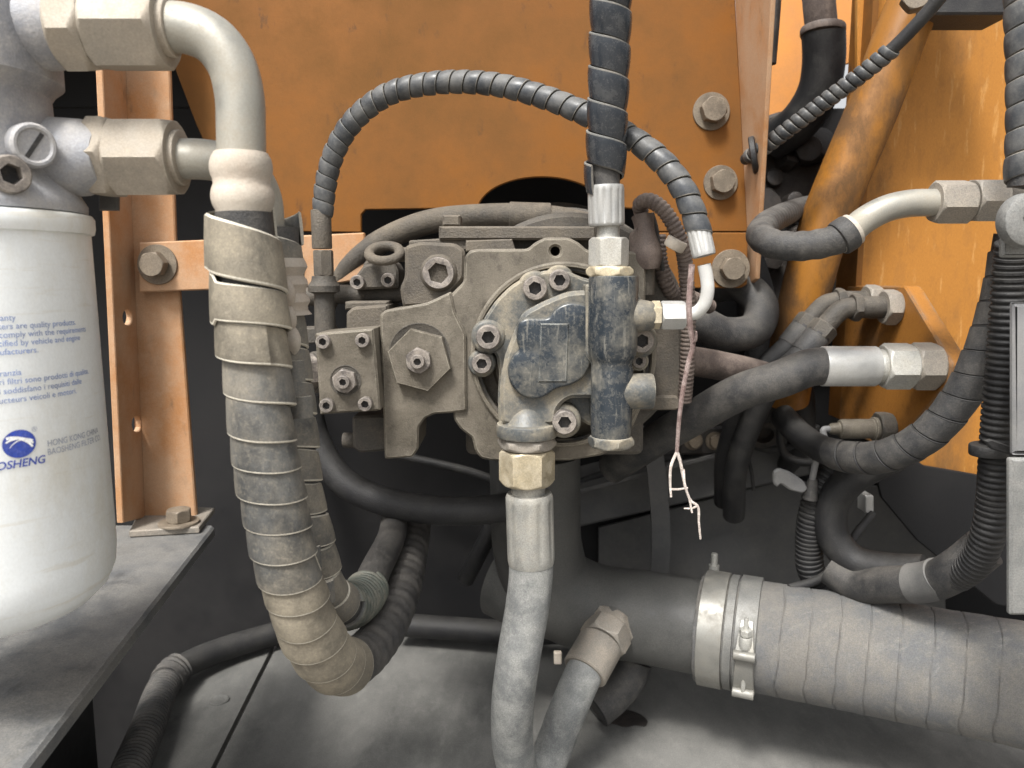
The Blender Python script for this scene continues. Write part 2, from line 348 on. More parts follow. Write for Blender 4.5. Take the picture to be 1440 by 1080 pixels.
def box(name, lo, hi, m, parent=None, c=.001, **kw):
    lo, hi = Vector(lo), Vector(hi); mb = MB()
    prism(mb, [[(lo.x, lo.y), (hi.x, lo.y), (hi.x, hi.y), (lo.x, hi.y)]], (0, 0, 0), (1, 0, 0), (0, 1, 0), (0, 0, 1), lo.z, hi.z, c)
    o = Vector(((lo.x+hi.x)/2, (lo.y+hi.y)/2, lo.z))
    return link(name, mb.build(name, o, 28), m, parent, o, **kw)
def boxpx(name, x0, y0, x1, y1, Y, thick, m, parent=None, c=.001, r=0, **kw):
    return plateY(name, [(x0, y0), (x1, y0), (x1, y1), (x0, y1)], Y, thick, m, parent, c, r, **kw)
def circ(px, py, r, n=40, a0=0, a1=2*PI): return [(px+r*math.cos(a0+(a1-a0)*i/n), py+r*math.sin(a0+(a1-a0)*i/n)) for i in range(n)]

# ------------------------------------------------------------------ swept things
def smooth(pts, sub=14):
    pts = [Vector(p) for p in pts]
    if len(pts) < 3: return [pts[0].lerp(pts[-1], i/sub) for i in range(sub+1)]
    e = [pts[0]*2-pts[1]]+pts+[pts[-1]*2-pts[-2]]; out = []
    for i in range(1, len(e)-2):
        p0, p1, p2, p3 = e[i-1], e[i], e[i+1], e[i+2]
        t0 = 0; t1 = t0+max(1e-6, (p1-p0).length)**.5; t2 = t1+max(1e-6, (p2-p1).length)**.5; t3 = t2+max(1e-6, (p3-p2).length)**.5
        for k in range(sub):
            t = t1+(t2-t1)*k/sub
            A1 = p0*((t1-t)/(t1-t0))+p1*((t-t0)/(t1-t0)); A2 = p1*((t2-t)/(t2-t1))+p2*((t-t1)/(t2-t1)); A3 = p2*((t3-t)/(t3-t2))+p3*((t-t2)/(t3-t2))
            B1 = A1*((t2-t)/(t2-t0))+A2*((t-t0)/(t2-t0)); B2 = A2*((t3-t)/(t3-t1))+A3*((t-t1)/(t3-t1))
            out.append(B1*((t2-t)/(t2-t1))+B2*((t-t1)/(t2-t1)))
    out.append(pts[-1]); return out
class Path:
    def __init__(s, pts, step=.003, sm=True):
        d = smooth(pts) if sm else [Vector(p) for p in pts]
        L = [0]
        for a, b in zip(d, d[1:]): L.append(L[-1]+(b-a).length)
        s.len = L[-1]; n = max(4, int(s.len/step)); s.c = []; j = 0
        for i in range(n+1):
            x = s.len*i/n
            while j < len(L)-2 and L[j+1] < x: j += 1
            t = (x-L[j])/max(1e-9, L[j+1]-L[j]); s.c.append(d[j].lerp(d[j+1], min(1, max(0, t))))
        s.n = n; s.t = []
        for i in range(n+1): s.t.append((s.c[min(n, i+1)]-s.c[max(0, i-1)]).normalized())
        ref = Vector((0, 0, 1)) if abs(s.t[0].z) < .9 else Vector((1, 0, 0))
        nn = (ref-s.t[0]*ref.dot(s.t[0])).normalized(); s.N = [nn]
        for i in range(1, n+1):
            q = s.t[i-1].rotation_difference(s.t[i]); nn = q @ nn; nn = (nn-s.t[i]*nn.dot(s.t[i])).normalized(); s.N.append(nn)
        s.B = [s.t[i].cross(s.N[i]) for i in range(n+1)]
    def at(s, x):
        f = min(s.n, max(0, x/s.len*s.n)); i = min(s.n-1, int(f)); t = f-i
        ex = s.t[0]*min(0, x) if x < 0 else (s.t[-1]*max(0, x-s.len))
        return s.c[i].lerp(s.c[i+1], t)+ex, s.N[i].lerp(s.N[i+1], t).normalized(), s.B[i].lerp(s.B[i+1], t).normalized()
def px_path(pts, step=.003): return Path([P(*p) for p in pts], step)
def sweep(mb, path, r, n=28, mi=0, s0=0, s1=None, lump=0.0, seed=0):
    s1 = path.len if s1 is None else s1
    k = max(2, int((s1-s0)/(path.len/path.n))); prev = None; first = None
    for i in range(k+1):
        x = s0+(s1-s0)*i/k; c, N, B = path.at(x); rr = r(x) if callable(r) else r
        pts = []
        for j in range(n):
            t = 2*PI*j/n; d = N*math.cos(t)+B*math.sin(t); q = rr
            if lump: q *= 1+lump*noise.noise(c*55+d*.9+Vector((seed, 0, 0)))
            pts.append(c+d*q)
        cur = mb.ring(pts)
        if prev: mb.bridge(prev, cur, mi)
        else: first = cur
        prev = cur
    mb.face(tuple(reversed(first)), mi); mb.face(tuple(prev), mi)
    return mb
def tube(name, path, r, m, parent=None, n=28, s0=0, s1=None, lump=0.0, angle=35, **kw):
    mb = MB(); sweep(mb, path, r, n, 0, s0, s1, lump, random.random()*50)
    o = path.at(s0)[0]
    return link(name, mb.build(name, o, angle), m, parent, o, **kw)
def ribbed(name, path, r, pitch, m, parent=None, depth=.10, n=28, s0=0, s1=None, **kw):
    s1 = path.len if s1 is None else s1; mb = MB(); turns = int((s1-s0)/pitch); prev = None; first = None
    prof = [(0, 1-depth), (.18, 1-depth*.9), (.34, 1), (.72, 1), (.88, 1-depth*.9)]
    for k in range(turns):
        for a, q in prof:
            c, N, B = path.at(s0+(k+a)*pitch)
            cur = mb.ring([c+(N*math.cos(2*PI*j/n)+B*math.sin(2*PI*j/n))*(r*q) for j in range(n)])
            if prev: mb.bridge(prev, cur)
            else: first = cur
            prev = cur
    mb.face(tuple(reversed(first))); mb.face(tuple(prev))
    o = path.at(s0)[0]; return link(name, mb.build(name, o, 60), m, parent, o, **kw)
def spiral(name, path, r, pitch, width, thick, mats, parent=None, s0=0, s1=None, hand=1, tilt=.6, jit=.0, belly=.0, phase=0.0, per=30, **kw):
    """flat plastic strip wound round a hose: one continuous ribbon with its own edges"""
    s1 = path.len if s1 is None else s1
    pf = pitch if callable(pitch) else (lambda x: pitch)
    mb = MB(); x = s0; th = phase; prev = None; sd = random.random()*90; first = None
    while x < s1:
        p = pf(x); w = width*p
        rr = r(x) if callable(r) else r
        j = jit*noise.noise(Vector((th*.35, sd, 0))); ju = jit*noise.noise(Vector((th*.8, sd, 9)))
        prof = []
        for u, o in ((-.5, 0), (-.46, thick*.9), (-.25, thick+belly*.7), (0, thick+belly), (.25, thick+belly*.7), (.44, thick*.96), (.475, thick*.85), (.5, 0)):
            prof.append((u, o+thick*tilt*(u+.5)))
        prof += [(.46, -thick*.15+thick*tilt*.9), (-.46, -thick*.15)]
        pts = []
        for u, o in prof:
            c, N, B = path.at(x+u*w+ju*p*.25)
            pts.append(c+(N*math.cos(hand*th)+B*math.sin(hand*th))*(rr*(1+j)+o))
        cur = mb.ring(pts)
        if prev:
            n = len(cur)
            for i in range(n):
                k = (i+1) % n; mb.face((prev[i], prev[k], cur[k], cur[i]), 1 if i in (0, 5, 6, 7, 9) else 0)
        else: first = cur
        prev = cur; th += 2*PI/per; x += p/per
    mb.face(tuple(reversed(first)), 1); mb.face(tuple(prev), 1)
    o = path.at(s0)[0]; return link(name, mb.build(name, o, 38), mats, parent, o, **kw)
def hosecap(name, path, s, r, length, m, parent, flutes=0, **kw):      # crimped ferrule sleeve along the path
    c, N, B = path.at(s); c2, _, _ = path.at(s+length); ax = (c2-c).normalized()
    if flutes:
        f = lambda k: (lambda t: r*k*(1-.075*max(0, math.cos(t*flutes))**2))
        rings = [(0, r*.80), (0, r*.93), (length*.05, r*.99), (length*.10, f(1)), (length*.86, f(1)), (length*.93, r*.99), (length, r*.95), (length, r*.7)]
        n = flutes*6
    else: rings = [(0, r*.75), (0, r*.94), (length*.04, r), (length*.95, r), (length, r*.95), (length, r*.7)]; n = 40
    mb = MB(); polar(mb, rings, n, c, ax)
    return link(name, mb.build(name, c, 40), m, parent, c, **kw)

# ================================================================== the setting
M['bounce_soil'] = mat('bounce_ground_soil', (.24, .215, .18), .9, 0, dust=(.30, .275, .24), amt=.7, scale=1.5, bump=.4, bscale=30, spec=.2)
mb = MB(); gr = mb.ring([(-60, -60, -1.15), (60, -60, -1.15), (60, 60, -1.15), (-60, 60, -1.15)]); mb.face(tuple(gr))
link('bounce_ground', mb.build('bounce_ground'), 'bounce_soil', kind='structure')  # out-of-view soil sheet, added to bounce light up into the bay
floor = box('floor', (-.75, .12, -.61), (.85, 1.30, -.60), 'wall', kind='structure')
a, b = G(300, 1080), G(378, 925); k = (b-a)/(b.y-a.y)
seam = lambda y: (a+k*(y-a.y)).x
left_edge = [G(388, 892), G(330, 905), G(272, 928), G(234, 955), G(205, 1010), G(165, 1085), G(120, 1180)]
pl_ = [(seam(.30)-.0022, .30), (seam(1.0)-.0022, 1.0)] + [(c.x, c.y) for c in left_edge]
pr_ = [(seam(.13)+.0022, .13), (.84, .13), (.84, 1.058), (seam(1.058)+.0022, 1.058)]
for pol_ in (pl_, pr_):
    mb = MB(); prism(mb, [pol_], (0, 0, 0), (1, 0, 0), (0, 1, 0), (0, 0, 1), -.008, 0, .0012)
    link('floor_panel', mb.build('floor_panel', (pol_[0][0], pol_[0][1], 0), 28), 'floor', floor, (pol_[0][0], pol_[0][1], 0))
p = G(308, 985)
cyl('floor_screw', p, (0, 0, 1), [(0, .012), (.0015, .0118), (.002, .010), (.0012, .008), (.001, .004)], 'floor', floor, 24)
patch_pts = [G(x_, y_, .0022) for x_, y_ in ((842, 1006), (856, 998), (880, 996), (900, 1002), (912, 1012), (908, 1021), (893, 1018), (880, 1022), (862, 1016), (850, 1014))]  # irregular thin dark sheet laid on the floor plate
mb = MB(); prism(mb, [roundpoly([(q.x, q.y) for q in patch_pts], .006)], (0, 0, 0), (1, 0, 0), (0, 1, 0), (0, 0, 1), .0004, .0012, .0003)
link('dark_patch', mb.build('dark_patch', patch_pts[0], 28), 'engine_dark', floor, patch_pts[0])
YB = 1.06
wall_z = P(1100, 330, YB).z
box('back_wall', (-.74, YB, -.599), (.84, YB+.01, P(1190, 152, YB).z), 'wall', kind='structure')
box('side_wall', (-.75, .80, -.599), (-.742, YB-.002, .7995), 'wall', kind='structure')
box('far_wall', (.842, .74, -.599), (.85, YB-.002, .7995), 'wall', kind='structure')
box('shading_roof', (-.75, .82, .80), (.245, YB+.01, .81), 'wall', kind='structure')  # unseen sheet added to darken the back of the bay
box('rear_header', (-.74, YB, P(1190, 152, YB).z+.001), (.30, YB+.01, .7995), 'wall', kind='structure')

# frame rail with the sloping top that runs along the back of the bay, right
o = thing('frame_rail', 'dark grey steel rail running behind the pump towards the orange bulkhead', 'rail', G(900, 800))
mb = MB(); A0, A1 = P(800, 690, .98), P(1140, 600, .98); B0, B1 = P(800, 745, .98), P(1140, 668, .98)
prism(mb, [[(A0.x, A0.z), (A1.x, A1.z), (B1.x, B1.z), (B0.x, B0.z)]], (0, .98, 0), (1, 0, 0), (0, 0, 1), (0, 1, 0), 0, .0795, .003)
link('web', mb.build('web', A0, 28), 'frame_dark', o, A0)
mb = MB(); prism(mb, [[(A0.x, A0.z+.001), (A1.x, A1.z+.001), (A1.x, A1.z+.007), (A0.x, A0.z+.007)]], (0, .98, 0), (1, 0, 0), (0, 0, 1), (0, 1, 0), -.03, .0795, .001)
link('flange', mb.build('flange', A0, 28), 'frame_dark', o, A0)
plateY('tank_plate', [(842, 742), (1100, 676), (1330, 690), (1330, 905), (842, 905)], 1.04, .006, 'frame_dark', None, .001, label='plain dark grey steel plate behind the suction tee below the frame rail', cat='plate')
# thin strap standing behind the pump
pt = px_path([(915, 600, .90), (925, 680, .90), (930, 760, .90), (925, 850, .90), (924, 920, .90)])
mb = MB(); prev = None
for i in range(0, pt.n+1, 3):
    c = pt.c[i]; cur = mb.ring([c+Vector((-.011, 0, 0)), c+Vector((.011, 0, 0)), c+Vector((.011, .004, 0)), c+Vector((-.011, .004, 0))])
    if prev: mb.bridge(prev, cur)
    else: mb.face(tuple(cur))
    prev = cur
mb.face(tuple(prev))
link('support_strap', mb.build('support_strap', pt.c[-1]), 'frame_dark', None, pt.c[-1], label='narrow rust-stained steel strap standing behind the suction tee', cat='strap')

# ================================================================== orange back panel
YP = .80
pan = thing('firewall', 'large orange sheet steel panel behind the pump with dark pump cut-out', 'panel', P(640, 325, YP))
arc = [(762+90*math.cos(t), 297-48*math.sin(t)) for t in [PI-.12-(PI-.24)*i/22 for i in range(23)]]
outline = [(222, -110), (236, 70), (276, 176), (345, 325), (508, 327), (508, 302), (514, 295)] + [(640, 293)] + arc + [(900, 294), (908, 300), (908, 326), (1052, 326), (1028, -110)]
plateY('sheet', outline, YP, .006, 'orange', pan, .001)
e0, e1 = P(1029, -110, YP), P(1052, 326, YP)
q0, q1 = PX(1090, -110, e0.x+.004), PX(1063, 392, e1.x+.004)
mb = MB(); v = [(e0.y, e0.z), (q0.y, q0.z), (q1.y, q1.z), (e1.y+.004, P(1052, 400, YP).z)]
prism(mb, [v], (0, 0, 0), (0, 1, 0), (0, 0, 1), (1, 0, 0), e0.x-.0006, e0.x+.0036, .0008)
for i, w in enumerate(mb.v):        # the flange leans with the sheet's edge
    tz = (w.z-e0.z)/(e1.z-e0.z); w.x += (e1.x-e0.x)*tz
link('side_flange', mb.build('side_flange', e1, 28), 'orange_post', pan, e1)
hex_bolt(1000, 157, YP, 16, 26, pan); hex_bolt(1013, 257, YP, 15, 24, pan)
# mounting bars under the panel
brk = thing('mounting_bar', 'flat orange bar bolted across the post left of the pump', 'bar', P(300, 410, .745))
plateY('bar', [(195, 341), (290, 337), (512, 327), (516, 392), (450, 402), (195, 411)], .745, .008, 'orange_post', brk, .0012, 2)
hex_bolt(222, 372, .745, 16, 28, brk); hex_bolt(405, 372, .745, 13, 24, brk)
brk = thing('mounting_bar', 'flat orange bar with one bolt right of the pump below the panel', 'bar', P(980, 405, .785))
plateY('bar', [(925, 327), (1052, 327), (1051, 400), (1042, 405), (925, 406)], .785, .006, 'orange', brk, .001, 3)
hex_bolt(1027, 378, .785, 15, 27, brk)

# ================================================================== left post, shelf
ZS = P(240, 742, .74).z
sh = thing('shelf_rail', 'grey dusty steel rail under the oil filter with scraped edge', 'rail', G(150, 900, ZS))
c0, c1, c2, c3 = G(303, 738, ZS), G(28, 1090, ZS), G(-330, 1090, ZS), G(150, 738, ZS)
c1 = c1+(c1-c0).normalized()*.12; c2 = c2+(c2-c3).normalized()*.12
mb = MB(); prism(mb, [roundpoly([(c.x, c.y) for c in (c0, c1, c2, c3)], .006)], (0, 0, 0), (1, 0, 0), (0, 1, 0), (0, 0, 1), ZS-.012, ZS, .0022)
link('top_plate', mb.build('top_plate', WL[sh], 28), 'shelf', sh, WL[sh])
mb = MB(); d = Vector((-.02, 0, 0)); e = Vector((-.028, 0, 0))
prism(mb, [[(c0.x-.13, c0.y-.01), (c1.x-.13, c1.y), (c1.x-.138, c1.y), (c0.x-.138, c0.y-.01)]], (0, 0, 0), (1, 0, 0), (0, 1, 0), (0, 0, 1), -.599, ZS-.0125, .001)
link('web', mb.build('web', WL[sh], 28), 'wall', sh, WL[sh])

post = thing('corner_post', 'dusty orange angle-iron post standing on a bolted foot plate', 'post', P(235, 742, .75))
def holed_leg(Yf):
    # front leg: flat face towards the camera, px 185..238 at the top
    hp = []
    return hp
plateY('wide_face', [(166, -60), (233, -60), (246, 330), (276, 728), (200, 728), (186, 400)], .757, .006, 'orange_post', post, .0012)
slot = lambda cx, cy: [(cx+6*math.cos(t), cy+11*math.sin(t)) for t in [2*PI*i/14 for i in range(14)]]
# second leg turned towards the left
mb = MB(); Xa = P(188, 500, .757)
l0, l1, l2, l3 = P(166, -60, .757), P(200, 728, .757), P(188, 735, .705), P(132, -60, .705)
n_ = (l1-l0).cross(l3-l0).normalized(); U = (l3-l0).normalized(); V = n_.cross(U)
if V.z > 0: pass
def uv(p): w = p-l0; return (w.dot(U), w.dot(V))
def onleg(px, py):
    r_ = ray(px, py); t = (l0-CAM).dot(n_)/r_.dot(n_); return uv(CAM+r_*t)
def slot_px(cx, cy, a=7, bb=11): return [onleg(cx+a*math.cos(2*PI*i/16), cy+bb*math.sin(2*PI*i/16)) for i in range(16)]
prism(mb, [[uv(l0), uv(l1), uv(l2), uv(l3)], slot_px(175, 446), slot_px(188, 596)], l0, U, V, n_, -.003, .003, .0008)
link('side_face', mb.build('side_face', WL[post], 28), 'orange_post', post, WL[post])
f0, f1, f2, f3 = [G(x_, y_, ZS+.0005) for x_, y_ in ((182, 756), (280, 750), (302, 722), (200, 718))]
mb = MB(); prism(mb, [[(c.x, c.y) for c in (f0, f1, f2, f3)]], (0, 0, 0), (1, 0, 0), (0, 1, 0), (0, 0, 1), ZS+.0005, ZS+.007, .001)
link('foot_plate', mb.build('foot_plate', WL[post], 28), 'zinc_dusty', post, WL[post])
hb, ws = hexbolt_mesh(); pb = G(252, 736, ZS+.007)
link('washer', ws, None, post, pb, frame((0, 0, 1)), .019); link('bolt', hb, None, post, pb+Vector((0, 0, .0023)), frame((0, 0, 1), .3), .0105)

# ================================================================== oil filter and its head
YF = .42
AX = P(-42, 560, YF); AXx, AXy = AX.x, AX.y
def cyl_hit(px, py, R):
    d = ray(px, py); ox, oy = -AXx, -AXy
    A_ = d.x**2+d.y**2; B_ = 2*(ox*d.x+oy*d.y); C_ = ox*ox+oy*oy-R*R; D_ = B_*B_-4*A_*C_
    if D_ < 0: D_ = 0
    t = (-B_-math.sqrt(D_))/(2*A_); q = CAM+d*t
    return math.atan2(q.y-AXy, q.x-AXx), q.z
RF = S(170, 560, YF)
_, zrim = cyl_hit(60, 318, RF); _, zbot = cyl_hit(60, 905, RF)
fil = thing('oil_filter', 'white spin-on oil filter canister with blue print above the grey rail', 'filter', (AXx, AXy, zbot))
prof = [(zbot, RF*.60), (zbot+.0005, RF*.66), (zbot+.004, RF*.80), (zbot+.012, RF*.925), (zbot+.021, RF*.983), (zbot+.032, RF), (zrim-.002, RF*.975)]
can = cyl('canister', (AXx, AXy, 0), (0, 0, 1), prof, 'canister', fil, 96)
cyl('seam_ring', (AXx, AXy, 0), (0, 0, 1), [(zrim-.0025, RF*.97), (zrim-.002, RF*1.0), (zrim+.001, RF*1.012), (zrim+.006, RF*1.012), (zrim+.008, RF*.995), (zrim+.0082, RF*.9)], 'canister', fil, 96)
def wrap_text(body, px, py, size, m, align='RIGHT', bold=0.0, xs=1.0, shear=0.0, zref=None):
    cu = bpy.data.curves.new('label_print', 'FONT'); cu.body = body; cu.size = size; cu.align_x = align; cu.offset = bold; cu.shear = shear
    cu.resolution_u = 3
    ob = bpy.data.objects.new('tmp', cu); COL.objects.link(ob)
    dg = bpy.context.evaluated_depsgraph_get(); me = bpy.data.meshes.new_from_object(ob.evaluated_get(dg))
    bpy.data.objects.remove(ob); bpy.data.curves.remove(cu)
    bend(me, px, py, xs, zref=zref); me.name = 'label_print'
    link('label_print', me, m, can, (AXx, AXy, 0))
def rad_at(z): return RF*(1-.025*max(0, min(1, (z-zbot-.032)/(zrim-zbot-.034))))
def bend(me, px, py, xs=1.0, off=.00035, zref=None):
    a0, z0 = cyl_hit(px, py, RF*.988)
    if zref: z0 = cyl_hit(8, zref, RF*.988)[1]
    for vtx in me.vertices:
        z = z0+vtx.co.y; R = rad_at(z)+off; an = a0+vtx.co.x*xs/R
        vtx.co = (R*math.cos(an), R*math.sin(an), z)
    me.materials.clear()
T = .0042
for k_, (body, px, yl) in enumerate((('Warranty', 22, 451), ('Our filters are quality products.', 107, 463), ('They comply with the requirements', 121, 475), ('specified by vehicle and engine', 113, 487), ('manufacturers.', 54, 499),
                     ('Garanzia', 30, 529), ('I nostri filtri sono prodotti di qualita.', 125, 541), ('Essi soddisfano i requisiti dalle', 115, 554), ('constructeurs veicoli e motori.', 108, 567))):
    wrap_text(body, px, yl-8, T, 'ink', xs=.97, zref=yl)
wrap_text('HONG KONG CHINA', 66, 628, .0046, 'ink_grey', align='LEFT', xs=.82)
wrap_text('BAOSHENG FILTER CO.', 66, 640, .0046, 'ink_grey', align='LEFT', xs=.82)
wrap_text('BAOSHENG', 63, 650, .0056, 'ink_dark', bold=.00009, xs=1.0, shear=.2)
# round blue emblem with white strokes
def flat_mesh(polys, name='emblem'):
    me = bpy.data.meshes.new(name); vs_, fs = [], []
    for p_ in polys:
        tri = tessellate_polygon([[Vector((x_, y_, 0)) for x_, y_ in p_]]); o_ = len(vs_); vs_ += [(x_, y_, 0) for x_, y_ in p_]; fs += [tuple(o_+i for i in t) for t in tri]
    me.from_pydata(vs_, [], fs); return me
RE = .0070
# disc as a fan of rings so it follows the curve
me = bpy.data.meshes.new('emblem'); vv = [(0, 0, 0)]; ff = []
for r_ in (1, 2, 3): vv += [(RE*1.08*r_/3*math.cos(2*PI*i/36), RE*r_/3*math.sin(2*PI*i/36), 0) for i in range(36)]
for i in range(36):
    j = (i+1) % 36; ff.append((0, 1+i, 1+j))
    for r_ in (0, 1): ff.append((1+36*r_+i, 1+36*(r_+1)+i, 1+36*(r_+1)+j, 1+36*r_+j))
me.from_pydata(vv, [], ff); bend(me, 27, 624); link('emblem', me, 'ink_dark', can, (AXx, AXy, 0))
for k in range(3):                      # three sweeping white strokes
    vv, ff = [], []; cx_, cy_ = -.55*RE+.42*RE*k, -1.05*RE+.12*RE*k; ra = RE*(1.55-.22*k); nn_ = 0
    for i in range(25):
        an = PI*(.82-.80*i/24); x_, y_ = cx_+ra*math.cos(an), cy_+ra*math.sin(an)
        if x_*x_+y_*y_ > (RE*.97)**2: continue
        w_ = RE*(.11-.03*k)*(.35+.65*math.sin(PI*i/24)); vv += [(cx_+(ra+w_)*math.cos(an), cy_+(ra+w_)*math.sin(an), 0), (cx_+(ra-w_)*math.cos(an), cy_+(ra-w_)*math.sin(an), 0)]
        if nn_: ff.append((2*nn_-2, 2*nn_-1, 2*nn_+1, 2*nn_))
        nn_ += 1
    me = bpy.data.meshes.new('emblem_stroke'); me.from_pydata(vv, [], ff); bend(me, 27, 624, off=.0006); link('emblem_stroke', me, 'white_ink', can, (AXx, AXy, 0))
wrap_text('®', 52, 606, .0036, 'ink_grey')

head = thing('filter_housing', 'grey cast aluminium filter head with two side ports', 'filter head', (AXx, AXy, zrim+.009))
z_ = lambda py: P(60, py, YF-.03).z
cyl('body', (AXx, AXy, 0), (0, 0, 1), [(zrim+.0085, RF*.90), (zrim+.009, RF*.965), (zrim+.013, RF*.97), (zrim+.019, RF*.92), (zrim+.026, RF*.82), (zrim+.034, RF*.775), (z_(110), RF*.76), (z_(98), RF*.80), (z_(88), RF*.86), (z_(20), RF*.86), (z_(-60), RF*.80), (z_(-100), RF*.5)], 'alu', head, 72)
pc = P(85, 40, YF)
cyl('upper_port', pc, (1, 0, 0), [(-.06, S(58, 40, YF)), (-.004, S(56, 40, YF)), (.003, S(50, 40, YF)), (.004, S(30, 40, YF))], 'alu', head, 40)
pc = P(135, 222, YF+.015)
cyl('lower_port', pc, (1, 0, 0), [(-.05, S(62, 222, YF)), (-.006, S(54, 222, YF)), (.004, S(40, 222, YF)), (.005, S(30, 222, YF))], 'alu', head, 40)
d_ = Vector((.62, -.78, 0)).normalized()
def on_head(px, py, R): a_, zz = cyl_hit(px, py, R); return Vector((AXx+R*math.cos(a_), AXy+R*math.sin(a_), zz))
p_ = on_head(44, 205, RF*.86); slotf = .0014
plug = cyl('slotted_plug', p_, Vector((.8, -.6, -.03)), [(-.03, .011), (.003, .011), (.0045, .0098), (.0045, .0085), (.0035, .0075), (.0035, .001)], 'alu', head, 36)
q_ = frame(Vector((.8, -.6, -.03)), 0)
me_b = MB(); prism(me_b, [[(-.0011, -.0072), (.0011, -.0072), (.0011, .0072), (-.0011, .0072)]], (0, 0, 0), (1, 0, 0), (0, 1, 0), (0, 0, 1), .0036, .0039, .0001)
link('screw_slot', me_b.build('screw_slot'), 'socket', head, p_, frame(Vector((.8, -.6, -.03)), .35))
p_ = on_head(8, 246, RF*.90)
link('socket_screw', socket_mesh(), None, head, p_-d_*.004, frame(Vector((.75, -.66, 0))), .0092)
# small tab below the lower port
boxpx('clip_tab', 138, 270, 165, 296, YF+.035, .004, 'frame_dark', head)

# ================================================================== upper filter hose: steel elbow, thick hose in pale spiral guard
h1 = thing('filter_hose', 'thick hose in pale grey spiral wrap hanging from bent steel pipe', 'hose', P(480, 960, .47))
hexnut('adapter_hex', P(112, 38, YF), (1, 0, 0), S(112, 38, YF), S(46, 38, YF), 'nut_tan', h1, .3)
hexnut('pipe_nut', P(184, 38, YF), (1, 0, 0), S(108, 38, YF), S(100, 38, YF), 'nut_tan', h1, .12)
cyl('pipe_collar', P(236, 38, YF), (1, 0, 0), bev(S(40, 38, YF), -.006, .003, .001), 'nut_tan', h1)
path = px_path([(225, 38, YF), (262, 40, YF), (300, 57, YF), (326, 92, YF), (337, 135, YF), (339, 180, YF), (340, 250, YF)])
tube('steel_elbow', path, S(33.5, 150, YF), 'pale_pipe', h1, 40)
hp1 = px_path([(339, 215, YF), (341, 260, YF), (345, 330, YF), (352, 430, YF), (362, 530, YF), (372, 620, YF), (386, 710, YF+.002), (405, 800, YF+.006), (430, 872, YF+.016), (468, 932, YF+.04), (508, 925, YF+.09), (538, 890, YF+.14), (560, 845, YF+.20), (575, 790, YF+.28), (583, 745, YF+.35), (586, 712, YF+.40)], .0025)
r1 = S(43, 500, YF)
def r_bead(x):
    u = x/.030
    return r1*(.82+.15*abs(math.sin(2*PI*u))**.7) if 0 < x < .030 else r1*.82
tube('tape_bulge', hp1, r_bead, 'tape_pale', h1, 36, 0, .032, lump=.05)
tube('rubber_hose', hp1, r1*.885, 'rubber', h1, 36, .0305)
L1 = hp1.len
def pitch1(x): return (.027 if x < .075 else (.0205 if x < .15 else .0172))*(1+.16*noise.noise(Vector((x*70, 3, 0))))
s_dark = .335
for g0_, g1_, gm_, ph_0 in ((.035, .112, 'guard_tan', 1.0), (.110, .232, 'guard', 2.2), (.228, s_dark, 'guard_tan', .3)):
    spiral('spiral_guard', hp1, lambda x: r1*(1.14 if x < .045 else 1.06 if x < .10 else .94), pitch1, 1.04, .0012, [gm_, 'guard_edge'], h1, g0_, g1_, hand=-1, jit=.13, tilt=1.5, belly=.0001, phase=ph_0, per=40)
ribs = MB()
tube('dusty_sleeve', hp1, lambda x: r1*(.96+.03*math.sin(x*420)), 'rubber', h1, 36, s_dark-.006, L1, lump=.03)

# ================================================================== lower filter hose, behind the first
YF2 = YF+.022
h2 = thing('filter_hose', 'second wrapped hose from the lower filter port, behind the thick spiral-wrapped one', 'hose', P(490, 850, .5))
hexnut('adapter_hex', P(150, 222, YF2), (1, 0, 0), S(102, 222, YF2), S(36, 222, YF2), 'nut_tan', h2, .0)
hexnut('pipe_nut', P(207, 222, YF2), (1, 0, 0), S(100, 222, YF2), S(86, 222, YF2), 'nut_tan', h2, .12)
cyl('pipe_collar', P(250, 222, YF2), (1, 0, 0), bev(S(38, 222, YF2), -.005, .003, .001), 'nut_tan', h2)
tube('steel_pipe', px_path([(245, 223, YF2), (300, 226, YF2+.004), (345, 240, YF2+.014), (368, 275, YF2+.024), (374, 330, YF2+.028)]), S(28, 222, YF2), 'pale_pipe', h2, 36)
hp2 = px_path([(388, 320, YF2+.030), (392, 400, YF2+.030), (400, 500, YF2+.030), (410, 600, YF2+.030), (420, 690, YF2+.030), (437, 770, YF2+.034), (456, 830, YF2+.045), (484, 852, YF2+.075), (509, 840, YF2+.115), (529, 800, YF2+.18), (552, 750, YF2+.26), (553, 712, YF2+.33)], .0025)
r2 = S(30, 500, YF2+.03)
tube('rubber_hose', hp2, r2, 'rubber', h2, 32)
spiral('spiral_guard', hp2, r2*1.06, .021, .95, .0013, ['guard', 'guard_edge'], h2, .0, .262, hand=-1, jit=.16, phase=.4, belly=.0003, tilt=.8)
spiral('coil_spring', hp2, r2*1.03, .0066, .55, .0022, ['copper_wire', 'guard_dark_edge'], h2, .268, .335, hand=-1, per=36, belly=.0006)
tube('tape_knot', hp2, lambda x: r2*(1.28+.10*math.sin(x*620)), 'tape_pale', h2, 28, .018, .052, lump=.10)
for i, (kx, ky) in enumerate(((402, 412), (404, 448), (410, 478))):        # wrinkled tape lumps peeping out on the right
    pp = px_path([(kx, ky-20, YF2+.016), (kx+4, ky, YF2+.014), (kx+4, ky+20, YF2+.016)], .001)
    tube('tape_lump', pp, lambda x, L=pp.len: S(10, 440, YF)*max(.05, math.sin(PI*min(.99, max(.01, x/L))))**.5, 'tape_pale', h2, 16)
